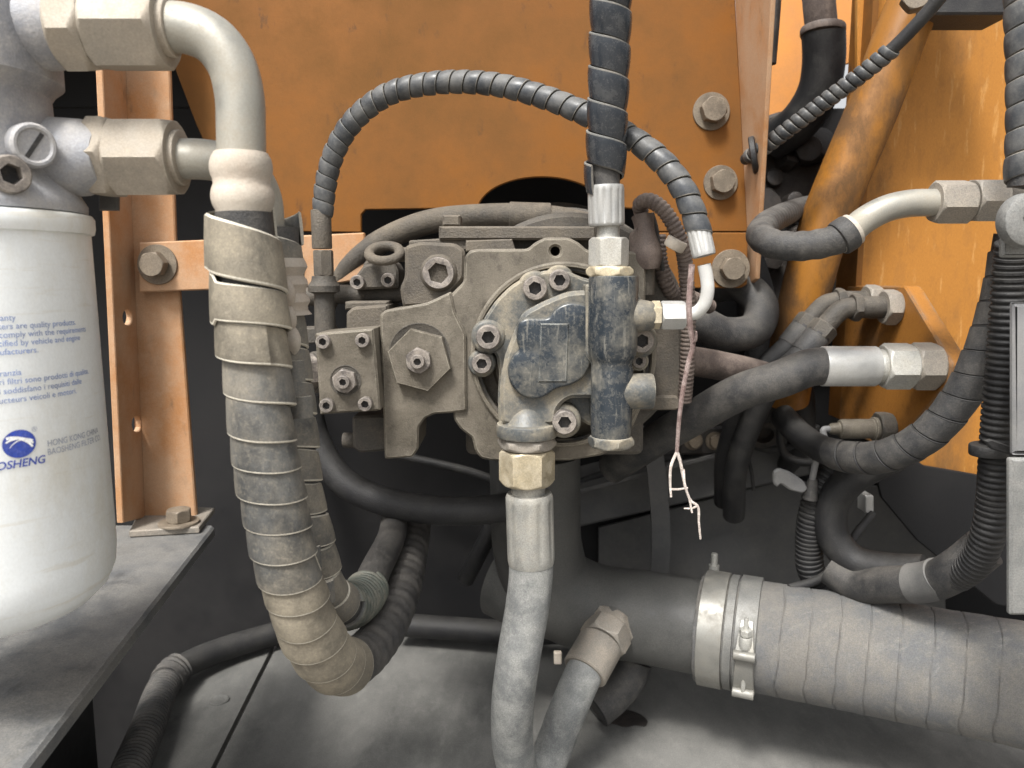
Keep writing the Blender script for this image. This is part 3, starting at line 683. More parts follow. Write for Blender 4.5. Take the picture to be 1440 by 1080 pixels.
for i, (kx, ky) in enumerate(((413, 520), (424, 570), (436, 780), (455, 828))):   # loose flaps of the strip
    pth = px_path([(kx-2, ky-14, YF2+.004), (kx, ky+16, YF2+.004)], .004)
    mb = MB(); prev = None
    for j in range(15):
        t = -2.2+3.6*j/14; rr = S(13, ky, YF2)*(1+.12*j/14)
        x_ = [pth.c[0]+Vector((rr*math.sin(t), -rr*math.cos(t), 0)), pth.c[-1]+Vector((rr*math.sin(t), -rr*math.cos(t), 0))]
        o_ = [q+Vector((math.sin(t), -math.cos(t), 0))*.0014 for q in x_]
        cur = mb.ring([x_[0], o_[0], o_[1], x_[1]])
        if prev:
            for q in range(4): mb.face((prev[q], prev[(q+1) % 4], cur[(q+1) % 4], cur[q]), 0 if q == 1 else 1)
        else: mb.face(tuple(cur), 1)
        prev = cur
    mb.face(tuple(prev), 1)
    link('strip_flap', mb.build('strip_flap', pth.c[0]), ['guard', 'guard_edge'], h2, pth.c[0])

# ================================================================== main hydraulic pump
TOCAM = (0, -1, 0)
pump = thing('hydraulic_pump', 'dusty cast-iron hydraulic piston pump with regulator blocks bolted to its left side', 'pump', P(790, 690, .75))
Yf = .630
front = [(660, 352), (672, 350), (742, 350), (752, 341), (766, 334), (800, 334), (814, 341), (826, 352), (900, 354), (908, 364), (908, 560), (890, 600), (850, 640), (800, 648), (690, 648), (676, 645), (668, 634), (664, 616), (648, 604), (638, 590), (637, 562), (650, 542), (645, 458), (632, 450), (632, 416), (652, 396), (653, 362)]
hole = circ(781, 353, 7, 16)
plateY('port_plate', front, Yf, .035, 'iron_plate', pump, .0018, 5, holes=[hole, circ(792, 500, 118, 72)])
C = P(792, 500, Yf); R130 = S(130, 500, Yf)
cyl('pilot_ring', C, TOCAM, [(-.002, R130*1.01), (.0035, R130*1.0), (.0045, R130*.985), (.0045, R130*.955), (.0035, R130*.945), (-.001, R130*.94)], 'iron_plate', pump, 96, cap=False)
cyl('seal_groove', C, TOCAM, [(-.001, R130*.945), (.0012, R130*.943), (.0012, R130*.915), (-.001, R130*.91)], 'groove', pump, 96, cap=False)
# the barrel behind the plate
Cb = P(800, 470, .665)
cyl('barrel', Cb, (0, 1, 0), [(0, .098), (.004, .102), (.07, .104), (.075, .112), (.09, .112), (.095, .106), (.20, .106), (.205, .128), (.24, .130), (.245, .12)], 'iron_dark', pump, 72)
boxpx('housing_block', 655, 330, 905, 640, .666, .09, 'iron_dark', pump, .003, 12)
# box side of the housing right of the gear pump
plateY('side_housing', [(890, 440), (940, 442), (957, 452), (958, 560), (948, 572), (890, 574)], .662, .09, 'iron', pump, .002, 6)
plateY('side_flange_lip', [(890, 556), (950, 557), (962, 563), (962, 572), (950, 577), (890, 577)], .656, .09, 'iron', pump, .0015, 3)
plateY('side_cover', [(893, 400), (925, 402), (938, 415), (940, 438), (893, 438)], .668, .05, 'iron', pump, .0018, 4)
# top cover plate and machined steps
boxpx('top_plate', 617, 318, 838, 337, .648, .16, 'iron', pump, .0015, 2)
boxpx('top_lug', 622, 302, 647, 318, .66, .03, 'iron', pump, .0015, 2)
plateY('top_step', [(655, 338), (720, 336), (725, 352), (655, 354)], .640, .03, 'iron', pump, .001)
plateY('top_step', [(575, 338), (660, 333), (660, 352), (575, 352)], .652, .06, 'iron', pump, .0012, 3)
# upper left block with big socket plug
plateY('plug_block', [(569, 346), (590, 340), (640, 342), (654, 352), (653, 392), (634, 414), (633, 428), (566, 432), (562, 405), (569, 390)], .640, .06, 'iron', pump, .0025, 6)
cyl('plug_boss', P(617, 384, .640), TOCAM, [(-.001, S(27, 384, .64)), (.002, S(25, 384, .64)), (.003, S(23, 384, .64)), (.003, .002)], 'iron', pump, 40)
mb = MB(); rp = S(22, 384, .637); hx = hexr(rp*1.18)
polar(mb, [(0, rp), (.004, rp), (.005, rp*.96), (.005, rp*.76), (.0045, hx), (-.006, hx), (-.0065, .0005)], 48, P(617, 384, .637), TOCAM, .25, [0, 0, 0, 0, 0, 1, 1])
link('socket_plug', mb.build('socket_plug', P(617, 384, .637)), ['bolt', 'socket'], pump, P(617, 384, .637))
# regulator body
plateY('regulator_body', [(534, 443), (542, 436), (600, 426), (634, 410), (640, 440), (655, 470), (656, 578), (634, 581), (612, 582), (598, 588), (589, 600), (588, 632), (580, 643), (541, 646)], .626, .06, 'iron_plate', pump, .0016, 3)
plateY('regulator_step', [(487, 440), (496, 432), (546, 428), (546, 470), (487, 474)], .645, .06, 'iron', pump, .002, 3)
plateY('regulator_step', [(485, 424), (546, 423), (546, 434), (485, 436)], .655, .05, 'iron', pump, .0015, 2)
plateY('regulator_body_lower', [(495, 586), (545, 584), (546, 634), (506, 637), (496, 630)], .648, .05, 'iron_dark', pump, .002, 4)
cyl('bleed_plug', P(489, 619, .66), (-1, 0, 0), bev(.0065, -.01, .004, .0008), 'iron_dark', pump, 24)
# large hex plug
ph = P(591, 505, .626)
cyl('spot_face', P(590, 497, .626), TOCAM, [(-.001, S(43, 500, .626)), (.0008, S(43, 500, .626)), (.0009, S(42, 500, .626)), (.0002, S(40, 500, .626)), (.0002, .002)], 'iron_dark', pump, 60)
mb = MB(); hx_ = hexr(S(79, 505, .62)); polar(mb, [(0, hx_), (.0082, hx_), (.009, lambda t: hx_(t)*.975), (.009, lambda t: hx_(t)*.5)], 60, ph, TOCAM, .26); hxp = link('hex_plug', mb.build('hex_plug', ph), 'iron_plate', pump, ph)
p2 = ph+Vector((0, -.009, 0)); mb = MB(); polar(mb, hex_rings(S(33, 505, .62), 0, .006), 48, p2, TOCAM, .1); link('lock_nut', mb.build('lock_nut', p2), 'bolt', hxp, p2)
link('adjuster_screw', socket_mesh(), None, hxp, p2+Vector((0, -.0055, 0)), frame(TOCAM, .5), S(10, 505, .61))
# four-bolt cover block, left
cov = [(443, 469), (525, 462), (535, 577), (450, 583)]
covp = plateY('cover_plate', cov, .606, .045, 'iron_plate', pump, .0014, 2)
for x_, y_ in ((456, 480), (511, 478), (461, 569), (515, 567)): socket_bolt(x_, y_, .606, 10, covp)
pk = P(486, 535, .606)
cyl('recess_ring', pk, TOCAM, [(-.001, S(22, 535, .606)), (.0006, S(22, 535, .606)), (.0007, S(21, 535, .606)), (.0001, S(19.5, 535, .606)), (.0001, .002)], 'iron_dark', pump, 48)
mb = MB(); polar(mb, hex_rings(S(31, 535, .606), 0, .006), 48, pk, TOCAM, .2); link('lock_nut', mb.build('lock_nut', pk), 'bolt', covp, pk)
link('adjuster_screw', socket_mesh(), None, covp, pk+Vector((0, -.0055, 0)), frame(TOCAM, .2), S(9.5, 535, .60))
# eye bolt
pe = P(541, 356, .655); mb = MB(); q = frame((0, -.55, .83)); n1, n2 = 40, 16; R_, r_ = .0118, .0040; rows = []
for i in range(n1):
    t = 2*PI*i/n1; rows.append(mb.ring([pe+q @ Vector(((R_+r_*math.cos(2*PI*j/n2))*math.cos(t)*1.08, (R_+r_*math.cos(2*PI*j/n2))*math.sin(t), r_*math.sin(2*PI*j/n2))) for j in range(n2)]))
for i in range(n1): mb.bridge(rows[i], rows[(i+1) % n1])
link('lifting_eye', mb.build('lifting_eye', pe), 'iron', pump, pe)
cyl('eye_shank', P(556, 358, .66), (1, 0, 0), bev(.006, 0, .02, .001), 'iron', pump, 24)
# small valve block below the eye
plateY('valve_block', [(497, 392), (512, 372), (553, 368), (560, 380), (560, 405), (497, 408)], .665, .04, 'iron_dark', pump, .002, 4)
plateY('valve_block', [(510, 372), (520, 360), (545, 366), (550, 376), (510, 380)], .668, .03, 'iron_dark', pump, .002, 3)
for x_, y_, r_ in ((504, 397, 10), (547, 394, 10)): socket_bolt(x_, y_, .666, r_, pump)
tube('delivery_pipe', px_path([(425, 418, .70), (470, 414, .69), (520, 414, .685), (570, 412, .68)]), .0082, 'iron_dark', pump, 24)
plateY('regulator_lug', [(418, 462), (462, 460), (470, 472), (470, 480), (418, 485)], .66, .03, 'iron_dark', pump, .001, 2)
hexnut('side_plug', P(432, 524, .65), (-.75, -.65, 0), S(46, 524, .65), .016, 'bolt', pump, .3)
cyl('side_plug_boss', P(440, 524, .655), (-.75, -.65, 0), bev(S(30, 524, .65), -.03, 0, .002), 'iron_dark', pump, 32)

# large return pipe arching over the pump
rp_ = thing('return_pipe', 'thick dusty grey pipe arching over the top of the pump', 'pipe', P(470, 400, .76))
pth = px_path([(455, 430, .76), (480, 385, .755), (530, 343, .75), (600, 313, .745), (680, 304, .74), (760, 305, .74), (830, 318, .74), (870, 345, .745)])
tube('pipe', pth, S(17, 310, .745), 'iron', rp_, 28)
cyl('sleeve', P(716, 303, .74), (1, .0, -.03), bev(S(19, 303, .74), 0, S(58, 303, .74), .001), 'iron', rp_, 32)

# ================================================================== pilot gear pump on the front
gp = thing('gear_pump', 'small gear pump with blue-black clover-shaped cover on the front of the main pump', 'gear pump', P(760, 620, .60))
Yg = .618
cyl('mounting_disc', P(792, 500, Yf+.017), TOCAM, [(-.006, R130*.93), (.004, R130*.93), (.006, R130*.80), (.0135, R130*.76), (.0135, .004)], 'iron', gp, 80)
body = [(702, 602), (700, 560), (702, 525), (698, 500), (690, 492), (674, 489), (673, 470), (681, 447), (697, 423), (718, 402), (742, 387), (768, 380), (800, 382), (824, 392), (893, 396), (908, 440), (908, 470), (900, 500), (888, 530), (888, 560), (886, 600), (830, 600), (812, 588), (784, 580), (784, 602)]
plateY('body', body, Yg, .026, 'pump_dusty', gp, .0022, 7)
plateY('body_step', [(703, 540), (710, 500), (722, 470), (735, 440), (765, 424), (800, 410), (840, 408), (842, 560), (800, 560), (784, 575), (783, 598), (704, 598)], .599, .020, 'pump_dusty', gp, .003, 10)
clover = [(728, 463), (730, 453), (740, 447), (763, 448), (772, 447), (783, 432), (800, 425), (820, 427), (835, 437), (840, 462), (838, 487), (829, 498), (831, 513), (820, 533), (800, 543), (782, 546), (768, 557), (753, 562), (733, 558), (717, 540), (714, 517), (722, 500), (732, 492), (727, 480)]
cp = [(p_.x, p_.z) for p_ in (P(x_, y_, .592) for x_, y_ in clover)]
mb = MB(); pol = roundpoly(cp, .006, 5)
rings = []
for w, ins in ((.014, -.0012), (.005, -.0004), (.0018, 0), (.0006, .0007), (0, .0020)):
    rings.append((mb.ring([Vector((u, .592+w, v)) for u, v in inset(pol if area2(pol) > 0 else pol[::-1], ins)])))
for a_, b_ in zip(rings, rings[1:]): mb.bridge(a_, b_)
tri = tessellate_polygon([[mb.v[i] for i in rings[-1]]])
for t in tri: mb.face(tuple(rings[-1][i] for i in t))
o_ = P(775, 490, .592); link('clover_cover', mb.build('clover_cover', o_, 50), 'pump_paint', gp, o_)
plateY('name_pad', [(760, 455), (800, 455), (797, 537), (757, 537)], .5908, .003, 'pump_paint', gp, .0007)
# tower with ports
Yt = .585
pt0, pt1 = P(857, 388, Yt), P(859, 616, Yt)
zt = lambda py: P(857, py, Yt).z-pt1.z
rt = S(34.5, 500, Yt)
prof = [(zt(616), rt*.80), (zt(600), rt*.84), (zt(520), rt*.86), (zt(512), rt*.80), (zt(506), rt*.86), (zt(498), rt*.97), (zt(480), rt), (zt(392), rt), (zt(388), rt*.97)]
cyl('valve_tower', pt1, (0, 0, 1), prof, 'pump_paint', gp, 48)
plateY('tower_web', [(824, 400), (892, 400), (892, 500), (882, 512), (882, 598), (834, 598), (832, 512), (824, 500)], Yt+.004, .03, 'pump_dusty', gp, .002, 4)
mb = MB(); polar(mb, hex_rings(rt*1.68, 0, zt(613)-zt(628)), 48, pt1+Vector((0, 0, zt(628))), (0, 0, 1), .2); link('tower_cap', mb.build('tower_cap', pt1), 'pump_dusty', gp, pt1)
# upper side port, lower side stub
cyl('side_port', P(885, 444, Yt), (1, 0, 0), [(-.01, S(24, 444, Yt)), (.008, S(23, 444, Yt)), (.0165, S(20, 444, Yt)), (.018, S(18, 444, Yt)), (.018, .002)], 'pump_dusty', gp, 36)
cyl('side_stub', P(878, 550, Yt), (1, 0, 0), [(-.01, S(26, 550, Yt)), (.012, S(25, 550, Yt)), (.020, S(25, 550, Yt)), (.0215, S(23.5, 550, Yt)), (.0215, S(15, 550, Yt)), (.015, S(14, 550, Yt)), (.015, .001)], 'pump_dusty', gp, 40)
# lower left delivery port
Yq = .611; pq = P(741, 596, Yq)
cyl('outlet_port', pq, (0, 0, 1), [(0, S(37, 590, Yq)), (S(5, 590, Yq), S(33, 590, Yq)), (S(14, 590, Yq), S(29, 590, Yq)), (S(24, 590, Yq), S(22, 590, Yq)), (S(30, 590, Yq), S(8, 590, Yq))], 'pump_dusty', gp, 40)
cyl('outlet_flange', pq, (0, 0, -1), bev(S(43, 600, Yq), -S(2, 600, Yq), S(18, 600, Yq), .002), 'pump_dusty', gp, 48)
for x_, y_, r_, yy in ((752, 405, 17, .618), (786, 394, 15, .621), (687, 473, 17, .616), (678, 510, 14, .6215), (793, 591, 17, .604), (900, 478, 17, .604), (897, 507, 10, .62)):
    cyl('screw_boss', P(x_, y_, yy+.006), TOCAM, [(-.016, S(r_*1.5, y_, yy)), (.004, S(r_*1.42, y_, yy)), (.0055, S(r_*1.3, y_, yy)), (.006, S(r_*1.2, y_, yy)), (.006, .001)], 'pump_dusty', gp, 32)
    socket_bolt(x_, y_, yy, r_, gp)

# ================================================================== bottom hose of the gear pump
h3 = thing('gear_pump_hose', 'bare grey rubber hose looping from the gear pump down to the suction tee', 'hose', P(740, 1080, .63))
hexnut('swivel_ring', P(741, 622, Yq), (0, 0, 1), S(72, 622, Yq), S(16, 622, Yq), 'zinc_dusty', h3, .4)
hexnut('hose_nut', P(741, 656, Yq), (0, 0, 1), S(68, 656, Yq), S(50, 656, Yq), 'brass', h3, .52)
cyl('neck', P(743, 678, Yq), (0, 0, -1), [(-.003, S(26, 680, Yq)), (0, S(26, 680, Yq)), (S(6, 690, Yq), S(24, 690, Yq)), (S(22, 690, Yq), S(24, 690, Yq))], 'zinc', h3, 36)
hp3 = px_path([(744, 690, Yq), (745, 760, Yq), (747, 800, Yq), (742, 850, Yq-.002), (730, 920, Yq-.004), (721, 990, Yq+.002), (723, 1060, Yq+.024), (742, 1105, Yq+.052), (770, 1070, Yq+.078), (796, 1005, Yq+.085), (822, 945, Yq+.095), (846, 903, Yq+.120), (858, 886, Yq+.142)], .0025)
hosecap('ferrule', hp3, .002, S(33.5, 740, Yq), S(103, 740, Yq), 'zinc', h3, 10)
tube('rubber_hose', hp3, S(31, 820, Yq), 'rubber_grey', h3, 36, S(95, 740, Yq), hp3.len-.030)
pe3, N3, B3 = hp3.at(hp3.len-.062); ax3 = (hp3.at(hp3.len)[0]-pe3).normalized()
hosecap('ferrule', hp3, hp3.len-.062, S(32, 900, .73), .036, 'zinc_dusty', h3)
hexnut('hose_nut', hp3.at(hp3.len-.014)[0], ax3, S(60, 900, .745), .022, 'zinc_dusty', h3, .3)
hexnut('port_hex', hp3.at(hp3.len+.004)[0], ax3, S(66, 900, .745), .012, 'zinc_dusty', h3, .1)

# ================================================================== suction tee, clamps, wrapped hose
tee = thing('suction_tee', 'grey painted steel suction tee pipe curving out from under the pump', 'pipe', P(770, 900, .80))
T0, T1 = P(800, 846, .805), P(1010, 884, .755)
hp_end = P(1470, 966, .645)
tp = Path([P(752, 640, .80), P(753, 700, .80), P(756, 770, .80), P(775, 824, .80), P(830, 854, .80), P(900, 866, .785), P(990, 882, .762), P(1060, 893, .742)], .004)
RT = .0475
tube('pipe_bend', tp, RT, 'tee', tee, 48, 0, tp.len)
tube('end_branch', Path([P(705, 812, .83), P(740, 828, .815), P(790, 845, .80)], .004), RT*.9, 'tee', tee, 40)
bp = hp3.at(hp3.len+.006)[0]
cyl('port_boss', bp+ax3*.0, ax3, [(-.004, .024), (.006, .025), (.03, .028)], 'tee', tee, 32)
wp = Path([P(985, 880, .764), P(1060, 893, .744), P(1180, 914, .715), P(1300, 936, .685), P(1440, 962, .650), P(1600, 992, .61)], .003)
sh_ = thing('suction_hose', 'wide cloth-wrapped grey suction hose clamped onto the steel tee', 'hose', P(1250, 1000, .69))
def rw(x):
    u = x/.0215; s_ = u-math.floor(u); g = 0
    return RT+.0065 + .0010*noise.noise(Vector((x*90, 0, 0)))
mb = MB(); nseg = 64; prevr = None; L_ = wp.len; step = .026
xs = []; x = 0.0
while x < L_:
    w = x/step
    xs.append((x, 0))
    x += .0006
first = None
for x, _ in xs:
    c, N, B = wp.at(x); pts = []
    for j in range(nseg):
        t = 2*PI*j/nseg; d = N*math.cos(t)+B*math.sin(t)
        wav = .25*noise.noise(Vector((math.cos(t)*1.3, math.sin(t)*1.3, int(0)+5)))+ .07*noise.noise(c*60+d*2)+.03*noise.noise(c*260+d*9)
        ph_ = (x/step+wav) % 1.0
        rr = RT+.0066+.0006*noise.noise(c*70+d*1.5)+.0003*ph_
        if ph_ < .04: rr -= .0010
        pts.append(c+d*rr)
    cur = mb.ring(pts)
    if prevr: mb.bridge(prevr, cur)
    else: first = cur
    prevr = cur
mb.face(tuple(reversed(first))); mb.face(tuple(prevr))
o_ = wp.at(.1)[0]; link('wrapped_hose', mb.build('wrapped_hose', o_, 60), 'wrap', sh_, o_)
axw = (wp.at(.1)[0]-wp.at(0)[0]).normalized()
def band(name, s, w, r, m, parent):
    c = wp.at(s)[0]
    return cyl(name, c, axw, [(0, r-.004), (.0004, r+.0004), (.0008, r+.0013), (w-.0008, r+.0013), (w-.0004, r+.0004), (w, r-.004)], m, parent, 72)
RB = RT+.0088
cl = thing('hose_clamp', 'shiny wide band clamp nearest the bare suction tee', 'clamp', wp.at(.01)[0])
band('band', .0025, .0245, RB, 'clamp', cl)
bt = wp.at(.014)[0]; up = (Vector((0, 0, 1))-axw*axw.z).normalized(); fr = axw.cross(up); fr = fr if fr.y < 0 else -fr
tb = bt+up*(RB-.012)+Vector((.006, .035, .0))
cyl('tension_bolt', tb, up, [(0, .0055), (.010, .0055), (.0102, .0035), (.022, .0035), (.0225, .003)], 'zinc', cl, 20)
cl = thing('hose_clamp', 'T-bolt clamp with bridge and nut around the wrapped suction hose end', 'clamp', wp.at(.04)[0])
band('band', .0276, .0090, RB-.001, 'clamp_grey', cl)
band('outer_band', .0375, .021, RB, 'clamp_grey', cl)
cc = wp.at(.049)[0]; rc = RB+.0016
def on_band(ang, off=0.0, along=0.0): return cc+axw*along+(fr*math.cos(ang)+up*math.sin(ang))*(rc+off)
def strip(name, a0, a1, w0, w1, off, th, m, al=0.0):
    mb = MB(); prev = None
    for i in range(13):
        a_ = a0+(a1-a0)*i/12; w = (w0+(w1-w0)*i/12)/2
        cur = mb.ring([on_band(a_, off, al-w), on_band(a_, off+th, al-w+.0006), on_band(a_, off+th, al+w-.0006), on_band(a_, off, al+w)])
        if prev: mb.bridge(prev, cur)
        else: mb.face(tuple(cur))
        prev = cur
    mb.face(tuple(prev)); link(name, mb.build(name, cc), m, cl, cc)
strip('bridge', -.75, .30, .021, .015, .0004, .0018, 'clamp')
strip('saddle', .05, .62, .019, .011, .002, .0022, 'zinc')
for aa in (.10, -.62):
    pA, pB = on_band(aa, .005, -.010), on_band(aa, .005, .010)
    cyl('trunnion', pA, pB-pA, bev(.0048, 0, (pB-pA).length, .0008), 'clamp', cl, 24)
bA, bB = on_band(-.60, .006), on_band(.62, .0165)
cyl('t_bolt', bA, bB-bA, [(0, .0022), ((bB-bA).length*.98, .0022), ((bB-bA).length, .0018)], 'zinc', cl, 16)
bd = (bB-bA).normalized()
hexnut('nut', bB-bd*.0145, bd, .0105, .0065, 'zinc', cl); cyl('nut_sleeve', bB-bd*.030, bd, [(0, .0058), (.002, .0062), (.010, .0062), (.0115, .0056)], 'zinc', cl, 24)

# short drain stub under the tee
dr = px_path([(892, 930, .80), (885, 950, .795), (862, 978, .785), (838, 998, .775)])
dh = thing('drain_stub', 'short open dark rubber drain stub under the suction tee', 'hose', dr.c[-1])
tube('stub', dr, .0195, 'rubber', dh, 32)
axd = (dr.c[-1]-dr.c[-3]).normalized(); cyl('mouth', dr.c[-1], axd, [(-.002, .0195), (.0005, .0192), (.001, .018), (.001, .014), (-.012, .0135), (-.012, .001)], 'rubber_dark', dh, 32)
boxpx('cable_tie', 779, 918, 790, 935, .755, .006, 'tape_pale', None, .001, 2, label='small pale plastic tie end beside the looping grey hose', cat='cable tie')

# ================================================================== arched hose over the pump (spiral wrapped)
h4 = thing('pilot_hose', 'thin black spiral-wrapped hose arching over the pump', 'hose', P(453, 400, .66))
hp4 = px_path([(453, 335, .66), (454, 300, .66), (458, 260, .66), (470, 215, .658), (497, 170, .655), (545, 133, .65), (610, 117, .645), (690, 118, .635), (760, 135, .625), (830, 163, .61), (885, 192, .60), (930, 226, .59), (962, 268, .583), (980, 315, .58), (987, 345, .578)], .0025)
r4 = S(12.6, 150, .64)
tube('rubber_hose', hp4, r4*.9, 'rubber', h4, 24)
lenm = hp4.len
spiral('spiral_guard', hp4, lambda x: r4*(1.0+.12*max(0, (x/lenm-.6))), lambda x: .0105+.003*min(1, max(0, x/lenm-.3)*2), .97, .0010, ['guard_mid', 'guard_dark_edge'], h4, .022, lenm-.012, hand=-1, tilt=1.0, belly=.0004, jit=.025, per=30)
cyl('ferrule', P(453, 350, .66), (0, 0, 1), bev(S(14, 330, .66), 0, S(54, 330, .66), .001), 'iron', h4, 28)
hexnut('hose_nut', P(455, 370, .66), (0, 0, 1), S(25, 370, .66), S(36, 370, .66), 'iron', h4)
cyl('tee_adapter', P(455, 388, .66), (0, 0, -1), [(0, S(16, 400, .66)), (.004, S(17, 400, .66)), (.008, S(22, 400, .66)), (.013, S(22, 400, .66)), (.015, S(14, 400, .66)), (.05, S(15, 400, .66))], 'iron_dark', h4, 28)
ef = hp4.len-.016; hosecap('ferrule', hp4, ef, S(16.5, 360, .578), S(46, 360, .578), 'zinc_bright', h4, 12)
el = px_path([(990, 372, .578), (994, 392, .578), (995, 410, .578), (990, 428, .58), (978, 440, .583), (955, 443, Yt)], .0015)
tube('elbow_pipe', el, S(9.3, 420, .58), 'white_pipe', h4, 24)
hexnut('elbow_nut', P(946, 443, Yt), (1, 0, 0), S(36, 443, Yt), S(34, 443, Yt), 'zinc_bright', h4, .2)
cyl('gold_ring', P(916, 443, Yt), (1, 0, 0), bev(S(20, 443, Yt), 0, S(12, 443, Yt), .0007), 'brass', h4, 6)

# ================================================================== vertical hose into the tower
h5 = thing('supply_hose', 'glossy black spiral-wrapped hose dropping straight into the gear pump tower', 'hose', P(856, 388, Yt))
mb = MB(); polar(mb, hex_rings(S(58, 381, Yt), 0, S(14, 381, Yt)), 48, P(857, 389, Yt), (0, 0, 1), .3); link('gold_hex', mb.build('gold_hex', P(857, 389, Yt)), 'brass', h5, P(857, 389, Yt))
hexnut('hose_nut', P(856, 355, Yt), (0, 0, 1), S(49, 355, Yt), S(41, 355, Yt), 'zinc', h5, .52)
cyl('neck', P(855, 338, Yt), (0, 0, 1), [(0, S(17, 330, Yt)), (S(10, 330, Yt), S(16, 330, Yt)), (S(22, 330, Yt), S(16, 330, Yt))], 'zinc', h5, 32)
hp5 = px_path([(853, 318, Yt), (852, 290, Yt), (852, 240, Yt-.001), (853, 180, Yt-.004), (856, 110, Yt-.008), (858, 40, Yt-.012), (860, -30, Yt-.016), (862, -120, Yt-.020)], .0025)
hosecap('ferrule', hp5, 0, S(25.5, 300, Yt), S(56, 300, Yt), 'zinc_bright', h5, 14)
tube('rubber_hose', hp5, S(20, 200, Yt), 'rubber', h5, 28, S(40, 300, Yt))
spiral('spiral_guard', hp5, lambda x: S(22.8, 200, Yt)*(1.10 if x < .045 else 1.0), .0218, 1.0, .0014, ['guard_dark', 'guard_dark_edge'], h5, S(62, 300, Yt), hp5.len-.01, hand=-1, tilt=1.3, belly=.0007, jit=.03, per=40, phase=2.4)

# ================================================================== wiring beside the pump
w1 = thing('sensor_plug', 'brown rubber boot plug on the pump right of the gear pump tower', 'plug', P(908, 410, .64))
pl = px_path([(908, 376, .64), (908, 350, .638), (906, 325, .637), (904, 305, .64)], .002)
tube('boot', pl, lambda x: S(17, 340, .64)*(1.05+.22*math.sin(x*130+.6)), 'boot', w1, 24, lump=.12)
cyl('sensor_body', P(907, 408, .645), (0, 0, 1), bev(S(13, 395, .645), -.004, S(36, 395, .645), .001), 'iron', w1, 24)
plateY('clip', [(886, 330), (896, 318), (904, 345), (900, 372), (888, 372)], .632, .006, 'boot', w1, .0012, 3)
c1_ = px_path([(902, 300, .645), (900, 288, .64), (912, 282, .632), (930, 292, .626), (948, 318, .625), (960, 350, .63), (966, 400, .64), (968, 450, .645), (966, 520, .65), (962, 570, .66)], .002)
ribbed('conduit', c1_, S(11, 340, .63), .0036, 'boot', None, .12, 20, label='ribbed brown conduit bending down from the plug behind the pilot hose', cat='conduit')
c2_ = px_path([(926, 330, .66), (928, 365, .66), (936, 395, .66), (946, 412, .665), (975, 420, .68), (1000, 432, .70)], .002)
ribbed('conduit', c2_, S(11, 400, .66), .0036, 'boot', None, .12, 20, label='short ribbed conduit running right beneath the orange mounting bar', cat='conduit')
tube('sensor_wire', px_path([(916, 300, .642), (922, 320, .645), (926, 350, .65), (932, 380, .655)]), .0022, 'rubber', None, 10, label='thin dusty wire hanging from the brown plug boot', cat='wire')
mb_c = P(950, 343, .622); cyl('cable_tie', mb_c, (.5, -.3, 1), [(-.004, .0078), (-.003, .0084), (.003, .0084), (.004, .0078)], 'tape_pale', None, 24, label='pale cable tie round the brown conduit by the pilot hose ferrule', cat='cable tie')

# ================================================================== dry twig hanging from the ferrule
def jag(pts, amp, seed):
    out = []
    for i, p_ in enumerate(pts):
        v_ = P(*p_); out.append(v_+Vector((noise.noise(Vector((i*1.7, seed, 0))), noise.noise(Vector((i*1.7, seed, 5))), 0))*amp)
    return out
tw = thing('dry_twig', 'thin pale dry twig hanging from the pilot hose elbow, forked at its lower end', 'twig', P(985, 758, .56))
def tw_part(pts, r0, r1, seed, name, m='twig'):
    pa = Path(jag(pts, .0006, seed), .0016)
    tube(name, pa, lambda x: (r0+(r1-r0)*x/pa.len)*(1+.22*abs(noise.noise(Vector((x*240, seed, 1))))), m, tw, 9)
tw_part([(973, 372, .556), (971, 400, .554), (969, 430, .552), (971, 462, .552), (974, 486, .552), (968, 510, .553), (960, 550, .554), (955, 590, .556), (952, 635, .558)], .0022, .0014, 1, 'stem', 'twig_brown')
tw_part([(973, 484, .552), (978, 478, .549), (979, 466, .547)], .0013, .0007, 2, 'spur', 'twig_brown')
tw_part([(952, 635, .558), (944, 655, .557), (942, 680, .557), (944, 699, .556)], .0012, .0008, 3, 'branch')
tw_part([(952, 635, .558), (957, 650, .559), (961, 672, .56), (965, 690, .56), (972, 705, .56), (981, 712, .56), (983, 735, .56), (985, 758, .56)], .0012, .0008, 4, 'branch')
tw_part([(943, 688, .557), (955, 688, .557), (967, 686, .559)], .0009, .0007, 5, 'branch')
tw_part([(961, 660, .56), (963, 682, .556), (969, 700, .555), (973, 721, .555)], .0010, .0007, 6, 'branch')
tw_part([(980, 712, .56), (972, 715, .558), (962, 715, .557)], .0008, .0006, 7, 'branch')

# ================================================================== right side: orange bulkhead
YR = .86
bh = thing('orange_bulkhead', 'scratched orange bulkhead panel on the right with flaking paint', 'panel', P(1320, 650, YR))
plateY('sheet', [(1206, -120), (1560, -120), (1560, 720), (1300, 660), (1206, 590)], YR, .008, 'orange_worn', bh, .001)
mb = MB(); X0 = P(1206, 300, YR).x
z0, z1 = P(1206, -120, YR).z, P(1206, 590, YR).z
box('edge_flange', (X0-.0068, YR-.022, z1), (X0-.0008, YR+.03, z0), 'orange', bh, .001)
# lower dark part of the bulkhead, folding to the rear
pv = [(1130, 600), (1210, 585), (1300, 640), (1440, 720), (1560, 760), (1560, 860), (1330, 800), (1240, 720), (1130, 690)]
plateY('lower_gusset', [(1215, 596), (1300, 655), (1560, 700), (1560, 880), (1400, 850), (1290, 760), (1240, 700)], .845, .006, 'wall', None, .001, label='dark grey gusset plate below the orange bulkhead', cat='gusset')
